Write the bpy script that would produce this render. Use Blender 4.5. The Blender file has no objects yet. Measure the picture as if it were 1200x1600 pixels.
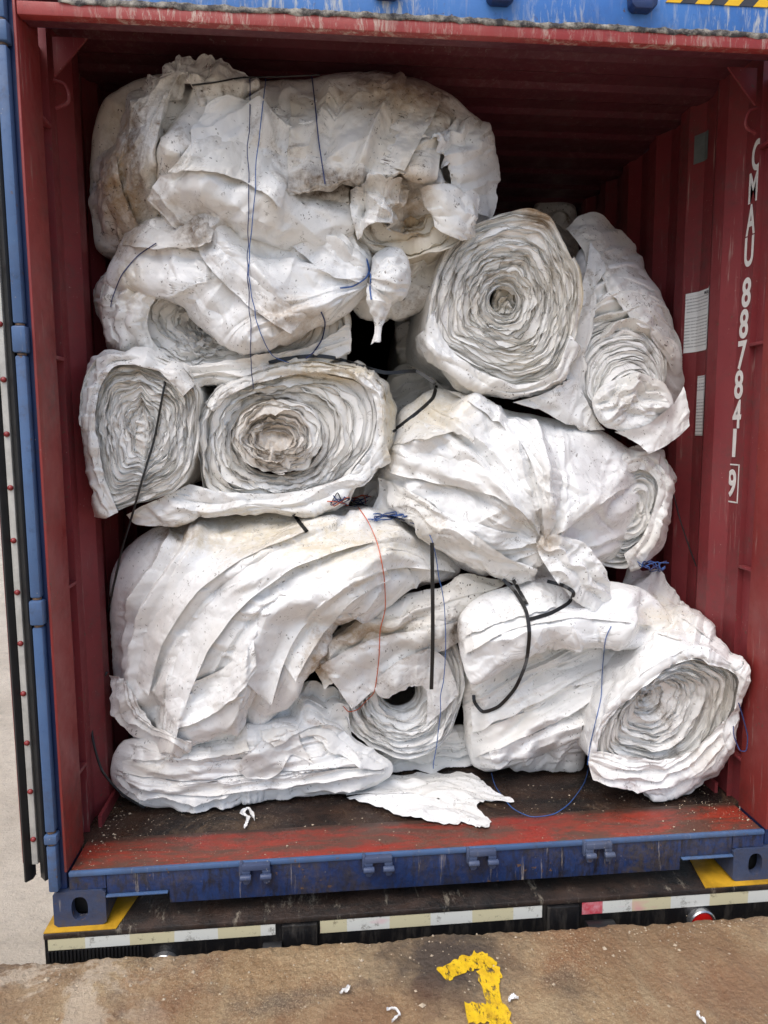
import bpy, math, numpy as np
from mathutils import Vector, Matrix
from mathutils.bvhtree import BVHTree
R = math.radians
sc = bpy.context.scene
COL = sc.collection

# ------------------------------------------------------------------ camera, sky, sun, exposure
FPX = 1089.9; CAM = np.array([-0.3557, -2.1573, 1.5576]); YAW, PITCH, ROLL = 0.09252, 0.11108, -0.00583
def cam_axes():
    cy, sy, cp, sp = math.cos(YAW), math.sin(YAW), math.cos(PITCH), math.sin(PITCH)
    f = np.array([sy*cp, cy*cp, -sp]); r = np.array([cy, -sy, 0.0]); u = np.cross(r, f)
    cr, sr = math.cos(ROLL), math.sin(ROLL)
    return r*cr + u*sr, -r*sr + u*cr, f
RT, UP, FW = cam_axes()
cd = bpy.data.cameras.new('camera'); cam = bpy.data.objects.new('camera', cd); COL.objects.link(cam)
cam.matrix_world = Matrix(((RT[0], UP[0], -FW[0], CAM[0]), (RT[1], UP[1], -FW[1], CAM[1]), (RT[2], UP[2], -FW[2], CAM[2]), (0, 0, 0, 1)))
cd.sensor_fit = 'VERTICAL'; cd.sensor_height = 32.0; cd.lens = 32.0*FPX/1600.0
cd.clip_start = 0.05; cd.clip_end = 2000
sc.camera = cam
SUN_EL, SUN_AZ = 60, 215      # azimuth clockwise from +Y
w = bpy.data.worlds.new('World'); sc.world = w; w.use_nodes = True
sky = w.node_tree.nodes.new('ShaderNodeTexSky'); sky.sky_type = 'NISHITA'; sky.sun_disc = False
sky.sun_elevation = R(SUN_EL); sky.sun_rotation = R(SUN_AZ)
sky.air_density = 1.0; sky.dust_density = 3.0; sky.ozone_density = 1.0
bg = w.node_tree.nodes['Background']; bg.inputs[1].default_value = 0.135
w.node_tree.links.new(sky.outputs[0], bg.inputs[0])
sd = bpy.data.lights.new('sun', 'SUN'); sd.energy = 1.3; sd.angle = R(50); sd.color = (1.0, 0.98, 0.94)
so = bpy.data.objects.new('sun', sd); COL.objects.link(so)
sdir = Vector((math.sin(R(SUN_AZ))*math.cos(R(SUN_EL)), math.cos(R(SUN_AZ))*math.cos(R(SUN_EL)), math.sin(R(SUN_EL))))
so.rotation_euler = (-sdir).to_track_quat('-Z', 'Y').to_euler(); so.location = (0, -6, 8)
sc.view_settings.view_transform = 'Standard'; sc.view_settings.look = 'None'
sc.view_settings.exposure = 0.56; sc.view_settings.gamma = 1.0; sc.view_settings.use_curve_mapping = False
sc.render.engine = 'CYCLES'; sc.cycles.use_denoising = True
sc.cycles.max_bounces = 8; sc.cycles.diffuse_bounces = 5

# ------------------------------------------------------------------ measuring: a pixel of the 1200x1600 photograph on a plane of the place
def _ray(px, py):
    px = np.asarray(px, float)[..., None]; py = np.asarray(py, float)[..., None]
    return FW + RT*(px-600)/FPX + UP*(800-py)/FPX
def atY(px, py, Y):
    d = _ray(px, py); t = (np.asarray(Y, float)-CAM[1])/d[..., 1]
    return CAM + d*t[..., None]
def atZ(px, py, Z):
    d = _ray(px, py); t = (Z-CAM[2])/d[..., 2]
    return CAM + d*t[..., None]

# ------------------------------------------------------------------ noise in numpy
def _tab(seed): return np.random.default_rng(seed).uniform(-1, 1, 8192)
def noise1(x, seed, smooth=False):
    t = _tab(seed); x = np.asarray(x, float); i = np.floor(x).astype(int); f = x-i
    if smooth: f = f*f*(3-2*f)
    return t[i % 8192]*(1-f) + t[(i+1) % 8192]*f
def noise2(x, y, seed, smooth=False):
    t = _tab(seed); x = np.asarray(x, float); y = np.asarray(y, float)
    i = np.floor(x).astype(int); j = np.floor(y).astype(int); f = x-i; g = y-j
    if smooth: f = f*f*(3-2*f); g = g*g*(3-2*g)
    h = lambda a, b: t[(a*1619+b*31337) % 8192]
    return (h(i, j)*(1-f)+h(i+1, j)*f)*(1-g) + (h(i, j+1)*(1-f)+h(i+1, j+1)*f)*g

def facet(x, y, seed):
    """creased film: flat triangles meeting in sharp edges"""
    t = _tab(seed); x = np.asarray(x, float)+500; y = np.asarray(y, float)+500
    wx = 0.45*noise2(x*0.9, y*0.9, seed+1); wy = 0.45*noise2(x*0.9+77, y*0.9, seed+2); x = x+wx; y = y+wy
    i = np.floor(x).astype(int); j = np.floor(y).astype(int); f = x-i; g = y-j
    h = lambda a, b: t[(a*1619+b*31337) % 8192]
    lo = h(i, j)*(1-f-g)+h(i+1, j)*f+h(i, j+1)*g
    hi = h(i+1, j+1)*(f+g-1)+h(i+1, j)*(1-g)+h(i, j+1)*(1-f)
    return np.where(f+g < 1, lo, hi)
# ------------------------------------------------------------------ objects
def mesh_obj(name, verts, faces, mat=None, parent=None, smooth=None):
    off = np.array(parent.matrix_world.translation) if parent else np.zeros(3)
    if parent is not None: off = OFFS[parent.name]
    V = np.asarray(verts, float).reshape(-1, 3)
    loc = np.zeros(3)
    me = bpy.data.meshes.new(name)
    me.from_pydata((V-off).tolist(), [], faces if isinstance(faces, list) else faces.tolist())
    return link(name, me, mat, parent, smooth)
OFFS = {}
def link(name, me, mat, parent, smooth=None):
    if mat is not None: me.materials.append(mat)
    if smooth is not None:
        me.polygons.foreach_set('use_smooth', [True]*len(me.polygons))
        if smooth < 179: me.set_sharp_from_angle(angle=R(smooth))
    me.update()
    o = bpy.data.objects.new(name, me); COL.objects.link(o)
    if parent: 
        o.parent = parent
        OFFS[o.name] = OFFS[parent.name]
    else: OFFS[o.name] = np.zeros(3)
    return o
def grid_faces(n, m, wrap=False):
    i = np.arange(n-1)[:, None]; j = np.arange(m if wrap else m-1)[None, :]; j2 = (j+1) % m
    return np.stack([i*m+j, i*m+j2, (i+1)*m+j2, (i+1)*m+j], -1).reshape(-1, 4)
ALLV, ALLF, NV, BODY = [], [], [0], {}
def grid_obj(name, G, mat, parent, smooth=40, register=True):
    if register: G = G.copy(); G[..., 0] = np.clip(G[..., 0], -1.155-0.002*np.sin(G[..., 2]*40), 1.152)
    n, m = G.shape[:2]; F = grid_faces(n, m)
    if register:
        ALLV.append(G.reshape(-1, 3)); ALLF.append(F+NV[0]); NV[0] += n*m
        if parent is not None:
            L = BODY.setdefault(parent.name, []); L.append((G.reshape(-1, 3), F+sum(len(a) for a, b in L)))
    me = bpy.data.meshes.new(name)
    V = (G.reshape(-1, 3)-OFFS[parent.name]) if parent else G.reshape(-1, 3)
    me.vertices.add(n*m); me.vertices.foreach_set('co', V.astype(np.float32).ravel())
    me.loops.add(F.size); me.loops.foreach_set('vertex_index', F.astype(np.int32).ravel())
    me.polygons.add(len(F)); me.polygons.foreach_set('loop_start', np.arange(0, F.size, 4, dtype=np.int32))
    me.update(calc_edges=True); me.validate()
    return link(name, me, mat, parent, smooth)
def thing(name, label, cat, loc, group=None):
    o = bpy.data.objects.new(name, None); COL.objects.link(o); o.location = loc
    o.empty_display_size = 0.1
    o['label'] = label; o['category'] = cat
    if group: o['group'] = group
    OFFS[o.name] = np.array(loc, float)
    return o
def tag(o, label=None, cat=None, group=None, kind=None):
    for k, v in (('label', label), ('category', cat), ('group', group), ('kind', kind)):
        if v: o[k] = v
    return o
class MB:
    def __init__(s): s.v = []; s.f = []
    def add(s, V, F):
        n = len(s.v); s.v += [tuple(map(float, q)) for q in V]; s.f += [tuple(int(i)+n for i in q) for q in F]; return s
    def box(s, x0, x1, y0, y1, z0, z1):
        V = [(x, y, z) for x in (x0, x1) for y in (y0, y1) for z in (z0, z1)]
        return s.add(V, [(0, 1, 3, 2), (4, 6, 7, 5), (0, 4, 5, 1), (2, 3, 7, 6), (0, 2, 6, 4), (1, 5, 7, 3)])
    def prism(s, pts, axis, a, b):
        n = len(pts); mk = {'x': lambda p, t: (t, p[0], p[1]), 'y': lambda p, t: (p[0], t, p[1]), 'z': lambda p, t: (p[0], p[1], t)}[axis]
        V = [mk(p, a) for p in pts]+[mk(p, b) for p in pts]
        return s.add(V, [tuple(range(n)), tuple(range(2*n-1, n-1, -1))]+[(i, i+n, (i+1) % n+n, (i+1) % n) for i in range(n)])
    def build(s, name, mat, parent=None, bevel=0.0, smooth=None):
        import bmesh
        off = OFFS[parent.name] if parent else np.zeros(3)
        me = bpy.data.meshes.new(name); me.from_pydata([tuple(np.array(q)-off) for q in s.v], [], s.f)
        bm = bmesh.new(); bm.from_mesh(me); bmesh.ops.recalc_face_normals(bm, faces=bm.faces)
        if bevel:
            bmesh.ops.bevel(bm, geom=[e for e in bm.edges if e.is_manifold and e.calc_face_angle(0) > 0.5], offset=bevel, segments=2, affect='EDGES', profile=0.5)
        bm.to_mesh(me); bm.free()
        return link(name, me, mat, parent, smooth if smooth else (35 if bevel else None))
def tube_mesh(pts, r, n=6, flat=None):
    """swept tube; flat=(halfwidth, halfthick) gives a strap"""
    P = np.asarray(pts, float); T = np.gradient(P, axis=0); T /= np.linalg.norm(T, axis=1)[:, None]+1e-9
    ref = np.array([0, -1.0, 0.15]) if flat else np.array([0.3, 0.9, 0.2])
    A = np.cross(T, ref); A /= np.linalg.norm(A, axis=1)[:, None]+1e-9; Bn = np.cross(A, T)
    ang = np.linspace(0, 2*np.pi, n, endpoint=False)
    if flat: prof = [(flat[0], flat[1]), (-flat[0], flat[1]), (-flat[0], -flat[1]), (flat[0], -flat[1])]
    else: prof = [(r*math.cos(a), r*math.sin(a)) for a in ang]
    k = len(prof)
    V = np.stack([P+A*a+Bn*b for a, b in prof], 1)
    F = grid_faces(len(P), k, wrap=True).tolist()
    F += [tuple(range(k)), tuple(range(len(P)*k-1, len(P)*k-k-1, -1))]
    return V.reshape(-1, 3), F
def smooth_path(pts, n):
    P = np.asarray(pts, float); k = len(P)
    d = np.r_[0, np.cumsum(np.linalg.norm(np.diff(P, axis=0), axis=1))]; d /= d[-1]
    t = np.linspace(0, 1, n); T = np.gradient(P, d, axis=0) if k > 2 else np.gradient(P, d, axis=0, edge_order=1)
    i = np.clip(np.searchsorted(d, t)-1, 0, k-2); h = (d[i+1]-d[i])[:, None]; s = ((t-d[i])/(d[i+1]-d[i]))[:, None]
    return P[i]*(2*s**3-3*s*s+1)+T[i]*h*(s**3-2*s*s+s)+P[i+1]*(3*s*s-2*s**3)+T[i+1]*h*(s**3-s*s)

# ------------------------------------------------------------------ materials
class NT:
    def __init__(s, name):
        s.m = bpy.data.materials.new(name); s.m.use_nodes = True; s.t = s.m.node_tree; s.n = s.t.nodes; s.b = s.n['Principled BSDF']
        s.tc = s.n.new('ShaderNodeTexCoord'); s.co = s.tc.outputs['Object']
    def _in(s, sock, v):
        if v is None: return
        if hasattr(v, 'is_output'): s.t.links.new(v, sock)
        else:
            if isinstance(v, tuple) and len(v) == 3 and sock.type == 'RGBA': v = v+(1,)
            sock.default_value = v
    def node(s, typ, out=0, props=None, **kw):
        nd = s.n.new(typ)
        for k, v in (props or {}).items(): setattr(nd, k, v)
        for k, v in kw.items():
            key = int(k[1:]) if k[0] == 'i' and k[1:].isdigit() else k.replace('_', ' ')
            s._in(nd.inputs[key], v)
        return nd.outputs[out]
    def map(s, scale=(1, 1, 1), loc=(0, 0, 0), rot=(0, 0, 0)): return s.node('ShaderNodeMapping', i0=s.co, i1=loc, i2=rot, i3=scale)
    def noise(s, scale, detail=4, rough=0.55, dist=0.0, vec=None, out=0): return s.node('ShaderNodeTexNoise', out, Vector=vec or s.co, Scale=scale, Detail=detail, Roughness=rough, Distortion=dist)
    def voro(s, scale, vec=None, feature='F1', out=0, rnd=1.0): return s.node('ShaderNodeTexVoronoi', out, {'feature': feature}, Vector=vec or s.co, Scale=scale, Randomness=rnd)
    def ramp(s, fac, a, b, va=0.0, vb=1.0):
        return s.node('ShaderNodeMapRange', 0, {'clamp': True}, Value=fac, From_Min=a, From_Max=b, To_Min=va, To_Max=vb)
    def mix(s, f, a, b): 
        nd = s.n.new('ShaderNodeMix'); nd.data_type = 'RGBA'
        s._in(nd.inputs[0], f); s._in(nd.inputs[6], a); s._in(nd.inputs[7], b); return nd.outputs[2]
    def math(s, op, a, b=0.0): return s.node('ShaderNodeMath', 0, {'operation': op}, i0=a, i1=b)
    def sep(s, i, vec=None): return s.node('ShaderNodeSeparateXYZ', i, Vector=vec or s.co)
    def bump(s, h, strength=0.3, dist=0.01, n=None): return s.node('ShaderNodeBump', 0, Height=h, Strength=strength, Distance=dist, Normal=n)
    def out(s, col=None, rough=None, normal=None, **kw):
        s._in(s.b.inputs['Base Color'], col); s._in(s.b.inputs['Roughness'], rough); s._in(s.b.inputs['Normal'], normal)
        for k, v in kw.items(): s._in(s.b.inputs[k.replace('_', ' ')], v)
        return s.m
SOIL, TAN, YEL, PURP = (0.12, 0.075, 0.04), (0.36, 0.25, 0.14), (0.62, 0.52, 0.34), (0.20, 0.13, 0.13)
STAINS = [(212, 235, .32, .05, .12, 1.0, SOIL), (190, 300, .40, .07, .14, .7, TAN), (645, 138, .42, .20, .055, .7, PURP), (620, 160, .35, .20, .06, .5, TAN), (520, 288, .28, .14, .025, .75, SOIL), (640, 320, .30, .06, .07, .6, TAN),
    (315, 372, .40, .07, .035, .75, SOIL), (450, 500, .30, .10, .05, .5, TAN), (285, 828, .42, .09, .022, .85, SOIL), (420, 830, .42, .32, .05, .55, YEL), (560, 850, .36, .22, .06, .45, YEL), (495, 1035, .30, .05, .07, .7, TAN), (560, 985, .30, .12, .03, .7, TAN),
    (708, 985, .36, .018, .05, .8, SOIL), (530, 580, .40, .22, .03, .55, YEL), (605, 660, .40, .03, .10, .6, YEL), (845, 340, .40, .09, .035, .65, TAN), (905, 440, .40, .02, .18, .5, YEL), (670, 635, .40, .14, .05, .5, YEL), (215, 450, .40, .05, .05, .4, YEL), (850, 845, .26, .04, .03, .5, TAN), (1000, 950, .45, .15, .03, .4, YEL), (430, 690, .35, .12, .10, .45, TAN)]
def sheet_mat(name, base, dirt=1.0, yellow=0.4, speck=1.0, rough=0.33, wrinkle=0.10):
    t = NT(name)
    rnd = t.node('ShaderNodeObjectInfo', 5)
    t.co = t.node('ShaderNodeVectorMath', 0, {'operation': 'ADD'}, i0=t.co, i1=t.node('ShaderNodeCombineXYZ', 0, X=t.math('MULTIPLY', rnd, 37.0), Y=t.math('MULTIPLY', rnd, 11.0), Z=0.0))
    big = t.noise(2.2, 3, 0.6); mid = t.noise(9, 5, 0.65, 0.6)
    c = t.mix(t.math('MULTIPLY', t.ramp(big, 0.45, 0.72), yellow), base, (0.62, 0.54, 0.40))
    c = t.mix(t.math('MULTIPLY', t.ramp(mid, 0.5, 0.75), 0.35), c, tuple(0.72*b for b in base))
    # smears of soil
    smear = t.math('MULTIPLY', t.ramp(t.noise(2.7, 7, 0.72, 1.2), 0.55, 0.68), t.ramp(t.noise(45, 4, 0.75), 0.38, 0.62))
    c = t.mix(t.math('MULTIPLY', smear, 0.75*dirt), c, (0.22, 0.15, 0.085))
    # brown and yellow patches where the sheet lay in soil
    geo = t.node('ShaderNodeNewGeometry', 0); dn = t.noise(11, 6, 0.75, 0.8); grain = t.ramp(t.noise(50, 5, 0.8), 0.30, 0.60, 0.35, 1.0)
    for px, py, Y, rx, rz, k_, colr in STAINS:
        q = atY(px, py, Y); off = t.node('ShaderNodeVectorMath', 0, {'operation': 'SUBTRACT'}, i0=geo, i1=tuple(q)); off = t.node('ShaderNodeVectorMath', 0, {'operation': 'DIVIDE'}, i0=off, i1=(rx*1.2, 0.35, rz*1.9))
        r_ = t.node('ShaderNodeVectorMath', 1, {'operation': 'LENGTH'}, i0=off)
        m_ = t.math('MULTIPLY', t.ramp(t.math('ADD', r_, t.math('MULTIPLY', t.math('SUBTRACT', dn, 0.5), 2.2)), 0.35, 1.15, 1.0, 0.0), grain)
        c = t.mix(t.math('MULTIPLY', m_, min(0.92, k_*1.35)), c, colr)
    # bits of mulch and grit, in drifts; hair-thin straw
    zone = t.ramp(t.noise(3.3, 5, 0.7), 0.43, 0.55)
    wv = t.node('ShaderNodeVectorMath', 0, {'operation': 'ADD'}, i0=t.co, i1=t.node('ShaderNodeVectorMath', 0, {'operation': 'SCALE'}, i0=t.noise(25, 3, out=1), Scale=0.05))
    sp = t.math('MULTIPLY', t.ramp(t.voro(60, vec=wv), 0.13, 0.24, 1.0, 0.0), t.math('MULTIPLY', zone, t.ramp(t.noise(28, 2), 0.46, 0.54)))
    sp2 = t.math('MULTIPLY', t.ramp(t.voro(210, vec=wv), 0.15, 0.25, 1.0, 0.0), t.ramp(t.noise(6, 5, 0.75), 0.52, 0.66))
    hair = t.math('MULTIPLY', t.ramp(t.math('ABSOLUTE', t.math('SUBTRACT', t.noise(13, 4, 0.6, 1.5), 0.5)), 0.006, 0.014, 1.0, 0.0), t.ramp(t.noise(8, 3, 0.7), 0.52, 0.60))
    hair = t.math('MULTIPLY', hair, t.ramp(t.noise(30, 2), 0.48, 0.56))
    c = t.mix(t.math('MULTIPLY', t.math('MAXIMUM', t.math('MAXIMUM', sp, t.math('MULTIPLY', hair, 0.8)), t.math('MULTIPLY', sp2, 0.8)), 0.85*speck), c, (0.075, 0.05, 0.03))
    h = t.math('ADD', t.math('MULTIPLY', t.math('ABSOLUTE', t.math('SUBTRACT', t.noise(7, 3, 0.5, 1.0), 0.5)), 2.0),
               t.math('MULTIPLY', t.math('ABSOLUTE', t.math('SUBTRACT', t.noise(22, 3, 0.5, 0.8), 0.5)), 0.7))
    return t.out(c, t.ramp(t.noise(14, 3), 0.3, 0.7, rough-0.1, rough+0.14), t.bump(h, wrinkle, 0.02), Specular_IOR_Level=0.45)
M = {}
M['sheet'] = sheet_mat('white_film', (0.82, 0.82, 0.805))
M['sheet_dirty'] = sheet_mat('soiled_white_film', (0.74, 0.725, 0.695), dirt=1.5, yellow=0.7, speck=1.6)
M['sheet_clean'] = sheet_mat('clean_white_film', (0.84, 0.842, 0.835), dirt=0.5, yellow=0.25, speck=0.8, rough=0.28)
M['roll'] = sheet_mat('rolled_white_film', (0.86, 0.855, 0.835), dirt=0.8, yellow=0.35, speck=0.7, rough=0.45, wrinkle=0.08)
M['roll_dirty'] = sheet_mat('rolled_soiled_film', (0.68, 0.655, 0.60), dirt=1.4, yellow=0.9, speck=1.3, rough=0.5, wrinkle=0.08)

def paint(name, base, worn, rust=(0.13, 0.055, 0.03), scratch=0.6, dirt=0.5, rough=0.42, streak=0.0, streakcol=(0.55, 0.5, 0.42), grime=(0.03, 0.028, 0.026)):
    t = NT(name)
    c = t.mix(t.ramp(t.noise(1.7, 4, 0.6), 0.35, 0.7), base, worn)
    c = t.mix(t.math('MULTIPLY', t.ramp(t.noise(24, 6, 0.75), 0.56, 0.72), dirt), c, tuple(0.45*a+0.4*b for a, b in zip(base, grime)))
    sc1 = t.math('MULTIPLY', t.ramp(t.noise(9, 8, 0.8, 0.3), 0.66, 0.72), t.ramp(t.noise(60, 4, 0.7), 0.45, 0.6))
    c = t.mix(t.math('MULTIPLY', sc1, scratch), c, rust)
    sp = t.math('MULTIPLY', t.ramp(t.voro(55), 0.08, 0.14, 1.0, 0.0), t.ramp(t.noise(5, 4, 0.7), 0.52, 0.66))
    c = t.mix(t.math('MULTIPLY', sp, 0.7*scratch), c, (0.62, 0.56, 0.47))
    if streak:
        s1 = t.noise(1.0, 7, 0.75, 0.4, vec=t.map((42, 42, 7)))
        s2 = t.ramp(t.noise(2.6, 3), 0.36, 0.56)
        c = t.mix(t.math('MULTIPLY', t.math('MULTIPLY', t.ramp(s1, 0.50, 0.62), s2), streak), c, streakcol)
    return t, c
def paint_mat(name, *a, rough=0.42, bump=0.12, **k):
    wear = k.pop('wear', 0.5); mottle = k.pop('mottle', 0.0)
    t, c = paint(name, *a, **k)
    if mottle:
        c = t.mix(t.math('MULTIPLY', t.ramp(t.noise(1, 8, 0.8, 0.6, vec=t.map((26, 26, 12))), 0.44, 0.62), mottle), c, (0.022, 0.021, 0.024))
        c = t.mix(t.math('MULTIPLY', t.ramp(t.noise(1, 9, 0.85, vec=t.map((70, 70, 45))), 0.60, 0.70), mottle*0.5), c, (0.17, 0.17, 0.19))
    g1 = t.math('MULTIPLY', t.ramp(t.noise(2.3, 6, 0.7, 0.6), 0.46, 0.66), t.ramp(t.noise(38, 5, 0.75), 0.36, 0.60))
    c = t.mix(t.math('MULTIPLY', g1, 0.6*wear), c, (0.075, 0.06, 0.052))
    s3 = t.math('MULTIPLY', t.ramp(t.noise(1.0, 5, 0.7, 0.3, vec=t.map((60, 60, 3))), 0.60, 0.68), t.ramp(t.noise(4, 3), 0.46, 0.6))
    c = t.mix(t.math('MULTIPLY', s3, 0.5*wear), c, (0.50, 0.44, 0.38))
    chip = t.math('MULTIPLY', t.ramp(t.voro(34, vec=t.node('ShaderNodeVectorMath', 0, {'operation': 'ADD'}, i0=t.co, i1=t.node('ShaderNodeVectorMath', 0, {'operation': 'SCALE'}, i0=t.noise(40, 3, out=1), Scale=0.05))), 0.16, 0.20, 1.0, 0.0), t.ramp(t.noise(6, 3, 0.7), 0.54, 0.60))
    c = t.mix(t.math('MULTIPLY', chip, wear), c, (0.13, 0.075, 0.05))
    return t.out(c, t.ramp(t.noise(12, 4), 0.3, 0.7, rough-0.1, rough+0.2), t.bump(t.noise(30, 6, 0.6), bump, 0.01), Specular_IOR_Level=0.4)
M['red'] = paint_mat('red_container_paint', (0.235, 0.027, 0.026), (0.28, 0.04, 0.034), dirt=0.45, wear=0.9)
M['red_wall'] = paint_mat('dark_red_wall_paint', (0.20, 0.031, 0.036), (0.245, 0.041, 0.045), dirt=0.4, scratch=0.7, wear=0.85)
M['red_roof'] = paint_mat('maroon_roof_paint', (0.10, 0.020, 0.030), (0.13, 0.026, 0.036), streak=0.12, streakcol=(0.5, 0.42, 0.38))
M['blue'] = paint_mat('blue_container_paint', (0.05, 0.17, 0.50), (0.09, 0.25, 0.6), streak=0.85, streakcol=(0.6, 0.6, 0.56), dirt=0.5, wear=0.8)
M['blue_sill'] = paint_mat('grimy_blue_paint', (0.010, 0.030, 0.115), (0.022, 0.055, 0.17), streak=0.95, streakcol=(0.010, 0.010, 0.014), dirt=1.0, rough=0.35, bump=0.4, wear=1.5, mottle=0.8)
M['blue_post'] = paint_mat('weathered_blue_paint', (0.05, 0.105, 0.23), (0.085, 0.155, 0.30), dirt=0.6, wear=0.9)
M['blue_dark'] = paint_mat('dark_blue_paint', (0.012, 0.03, 0.11), (0.02, 0.05, 0.16), dirt=0.6)

def threshold():
    t, c = paint('threshold_paint', (0.28, 0.03, 0.02), (0.34, 0.05, 0.028), dirt=0.5)
    wear = t.math('MULTIPLY', t.ramp(t.noise(6, 8, 0.75, 0.5, vec=t.map((0.6, 2.2, 1))), 0.42, 0.57), 0.88)
    c = t.mix(wear, c, (0.09, 0.055, 0.04))
    mud = t.ramp(t.math('ADD', t.sep(1), t.math('MULTIPLY', t.math('SUBTRACT', t.noise(9, 7, 0.75), 0.5), 0.07)), 0.160, 0.178)
    c = t.mix(t.math('MULTIPLY', mud, 0.9), c, (0.055, 0.036, 0.026))
    c = t.mix(t.math('MULTIPLY', t.ramp(t.noise(1, 6, 0.75, vec=t.map((4, 26, 4))), 0.54, 0.64), 0.6), c, (0.12, 0.075, 0.05))
    sp = t.ramp(t.voro(90), 0.10, 0.18, 1.0, 0.0)
    c = t.mix(t.math('MULTIPLY', sp, t.ramp(t.noise(11, 4, 0.7), 0.5, 0.7, 0, 0.8)), c, (0.6, 0.52, 0.42))
    return t.out(c, t.ramp(t.noise(8, 5, 0.7), 0.35, 0.65, 0.18, 0.6), t.bump(t.noise(40, 6, 0.7), 0.35, 0.01))
M['threshold'] = threshold()
def floor_mat():
    t = NT('dirty_floor')
    c = t.mix(t.ramp(t.noise(3.2, 7, 0.7, 0.6, vec=t.map((0.8, 1.6, 1))), 0.4, 0.64), (0.014, 0.011, 0.010), (0.060, 0.032, 0.021))
    c = t.mix(t.math('MULTIPLY', t.ramp(t.noise(2.6, 8, 0.75, 0.8), 0.56, 0.70), 0.7), c, (0.19, 0.125, 0.075))
    g = t.math('MULTIPLY', t.ramp(t.noise(120, 3, 0.7), 0.58, 0.7), t.ramp(t.noise(5, 4, 0.7), 0.45, 0.65))
    c = t.mix(g, c, (0.32, 0.26, 0.2))
    c = t.mix(t.math('MULTIPLY', t.ramp(t.voro(70), 0.08, 0.14, 1, 0), t.ramp(t.noise(6, 3), 0.5, 0.65)), c, (0.5, 0.42, 0.33))
    return t.out(c, t.ramp(t.noise(5, 5, 0.7), 0.35, 0.65, 0.06, 0.55), t.bump(t.noise(50, 8, 0.75), 0.55, 0.012))
M['floor'] = floor_mat()
def deck_mat():
    t = NT('grimy_steel_deck')
    c = t.mix(t.ramp(t.noise(5, 7, 0.75, 0.5), 0.4, 0.64), (0.008, 0.008, 0.008), (0.05, 0.03, 0.022))
    c = t.mix(t.math('MULTIPLY', t.ramp(t.noise(1, 6, 0.75, vec=t.map((30, 9, 9))), 0.58, 0.68), 0.65), c, (0.3, 0.26, 0.2))
    return t.out(c, t.ramp(t.noise(9, 4), 0.3, 0.7, 0.25, 0.7), t.bump(t.noise(60, 6, 0.7), 0.5, 0.01))
M['deck'] = deck_mat()
def black_mat():
    t = NT('oily_black_steel')
    c = t.mix(t.ramp(t.noise(1, 6, 0.7, vec=t.map((30, 20, 5))), 0.5, 0.66), (0.008, 0.008, 0.009), (0.04, 0.036, 0.032))
    return t.out(c, 0.33, t.bump(t.noise(35, 5, 0.7), 0.3, 0.01))
M['black'] = black_mat()
def simple(name, col, rough=0.5, var=0.25, scale=14, **kw):
    t = NT(name); c = t.mix(t.ramp(t.noise(scale, 5, 0.65), 0.4, 0.68), col, tuple(a*(1-var) for a in col))
    return t.out(c, rough, t.bump(t.noise(scale*3, 4), 0.15, 0.005), **kw)
M['rubber'] = simple('black_rubber', (0.012, 0.012, 0.013), 0.5)
M['strip'] = simple('pale_strip', (0.55, 0.54, 0.50), 0.4, 0.3)
M['rivet'] = simple('red_rivet', (0.27, 0.03, 0.03), 0.4)
M['steel'] = simple('scuffed_steel', (0.16, 0.18, 0.24), 0.38, 0.6, 25, Metallic=0.35)
M['rusty'] = simple('rusty_steel', (0.17, 0.10, 0.06), 0.6, 0.6, 25)
M['dullgreen'] = simple('grey_green_patch', (0.13, 0.155, 0.155), 0.6)
M['yellow'] = simple('yellow_paint', (0.62, 0.34, 0.02), 0.5, 0.55, 10)
M['letter'] = simple('white_letter_paint', (0.84, 0.82, 0.78), 0.45, 0.12)
M['ink'] = simple('black_ink', (0.03, 0.03, 0.03), 0.5)
M['hazard_yellow'] = simple('hazard_yellow', (0.85, 0.50, 0.01), 0.4, 0.12)
M['hazard_black'] = simple('hazard_dark', (0.05, 0.05, 0.06), 0.45)
M['lens'] = simple('red_lamp_lens', (0.45, 0.008, 0.008), 0.12, 0.2, Coat_Weight=0.6)
M['chrome'] = simple('dull_chrome', (0.55, 0.55, 0.55), 0.25, 0.2, Metallic=0.9)
M['strap'] = simple('black_strap', (0.012, 0.012, 0.013), 0.38)
M['twine_blue'] = simple('blue_twine', (0.045, 0.12, 0.36), 0.5)
M['twine_navy'] = simple('navy_twine', (0.03, 0.045, 0.15), 0.5)
M['twine_orange'] = simple('orange_twine', (0.62, 0.12, 0.04), 0.5)
M['cable'] = simple('black_cord', (0.01, 0.01, 0.011), 0.4)
def tape_mat():
    t = NT('reflective_tape')
    x = t.math('ADD', t.sep(0), t.math('MULTIPLY', t.noise(3, 1), 0.02))
    f = t.math('GREATER_THAN', t.math('FRACT', t.math('MULTIPLY', x, 3.6)), 0.5)
    c = t.mix(f, (0.68, 0.68, 0.62), (0.62, 0.56, 0.36))
    pink = t.math('MULTIPLY', t.ramp(t.noise(3.1, 3, 0.7, vec=t.map((1, 1, 3))), 0.57, 0.66), 0.55)
    c = t.mix(pink, c, (0.75, 0.22, 0.32))
    c = t.mix(t.math('MULTIPLY', t.ramp(t.noise(26, 6, 0.75), 0.57, 0.68), 0.75), c, (0.1, 0.075, 0.05))
    return t.out(c, 0.35)
M['tape'] = tape_mat()
def red_tape():
    t = NT('red_reflective_tape'); c = t.mix(t.ramp(t.noise(18, 4, 0.7), 0.4, 0.7), (0.55, 0.06, 0.08), (0.7, 0.35, 0.38)); return t.out(c, 0.35)
M['tape_red'] = red_tape()
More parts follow.
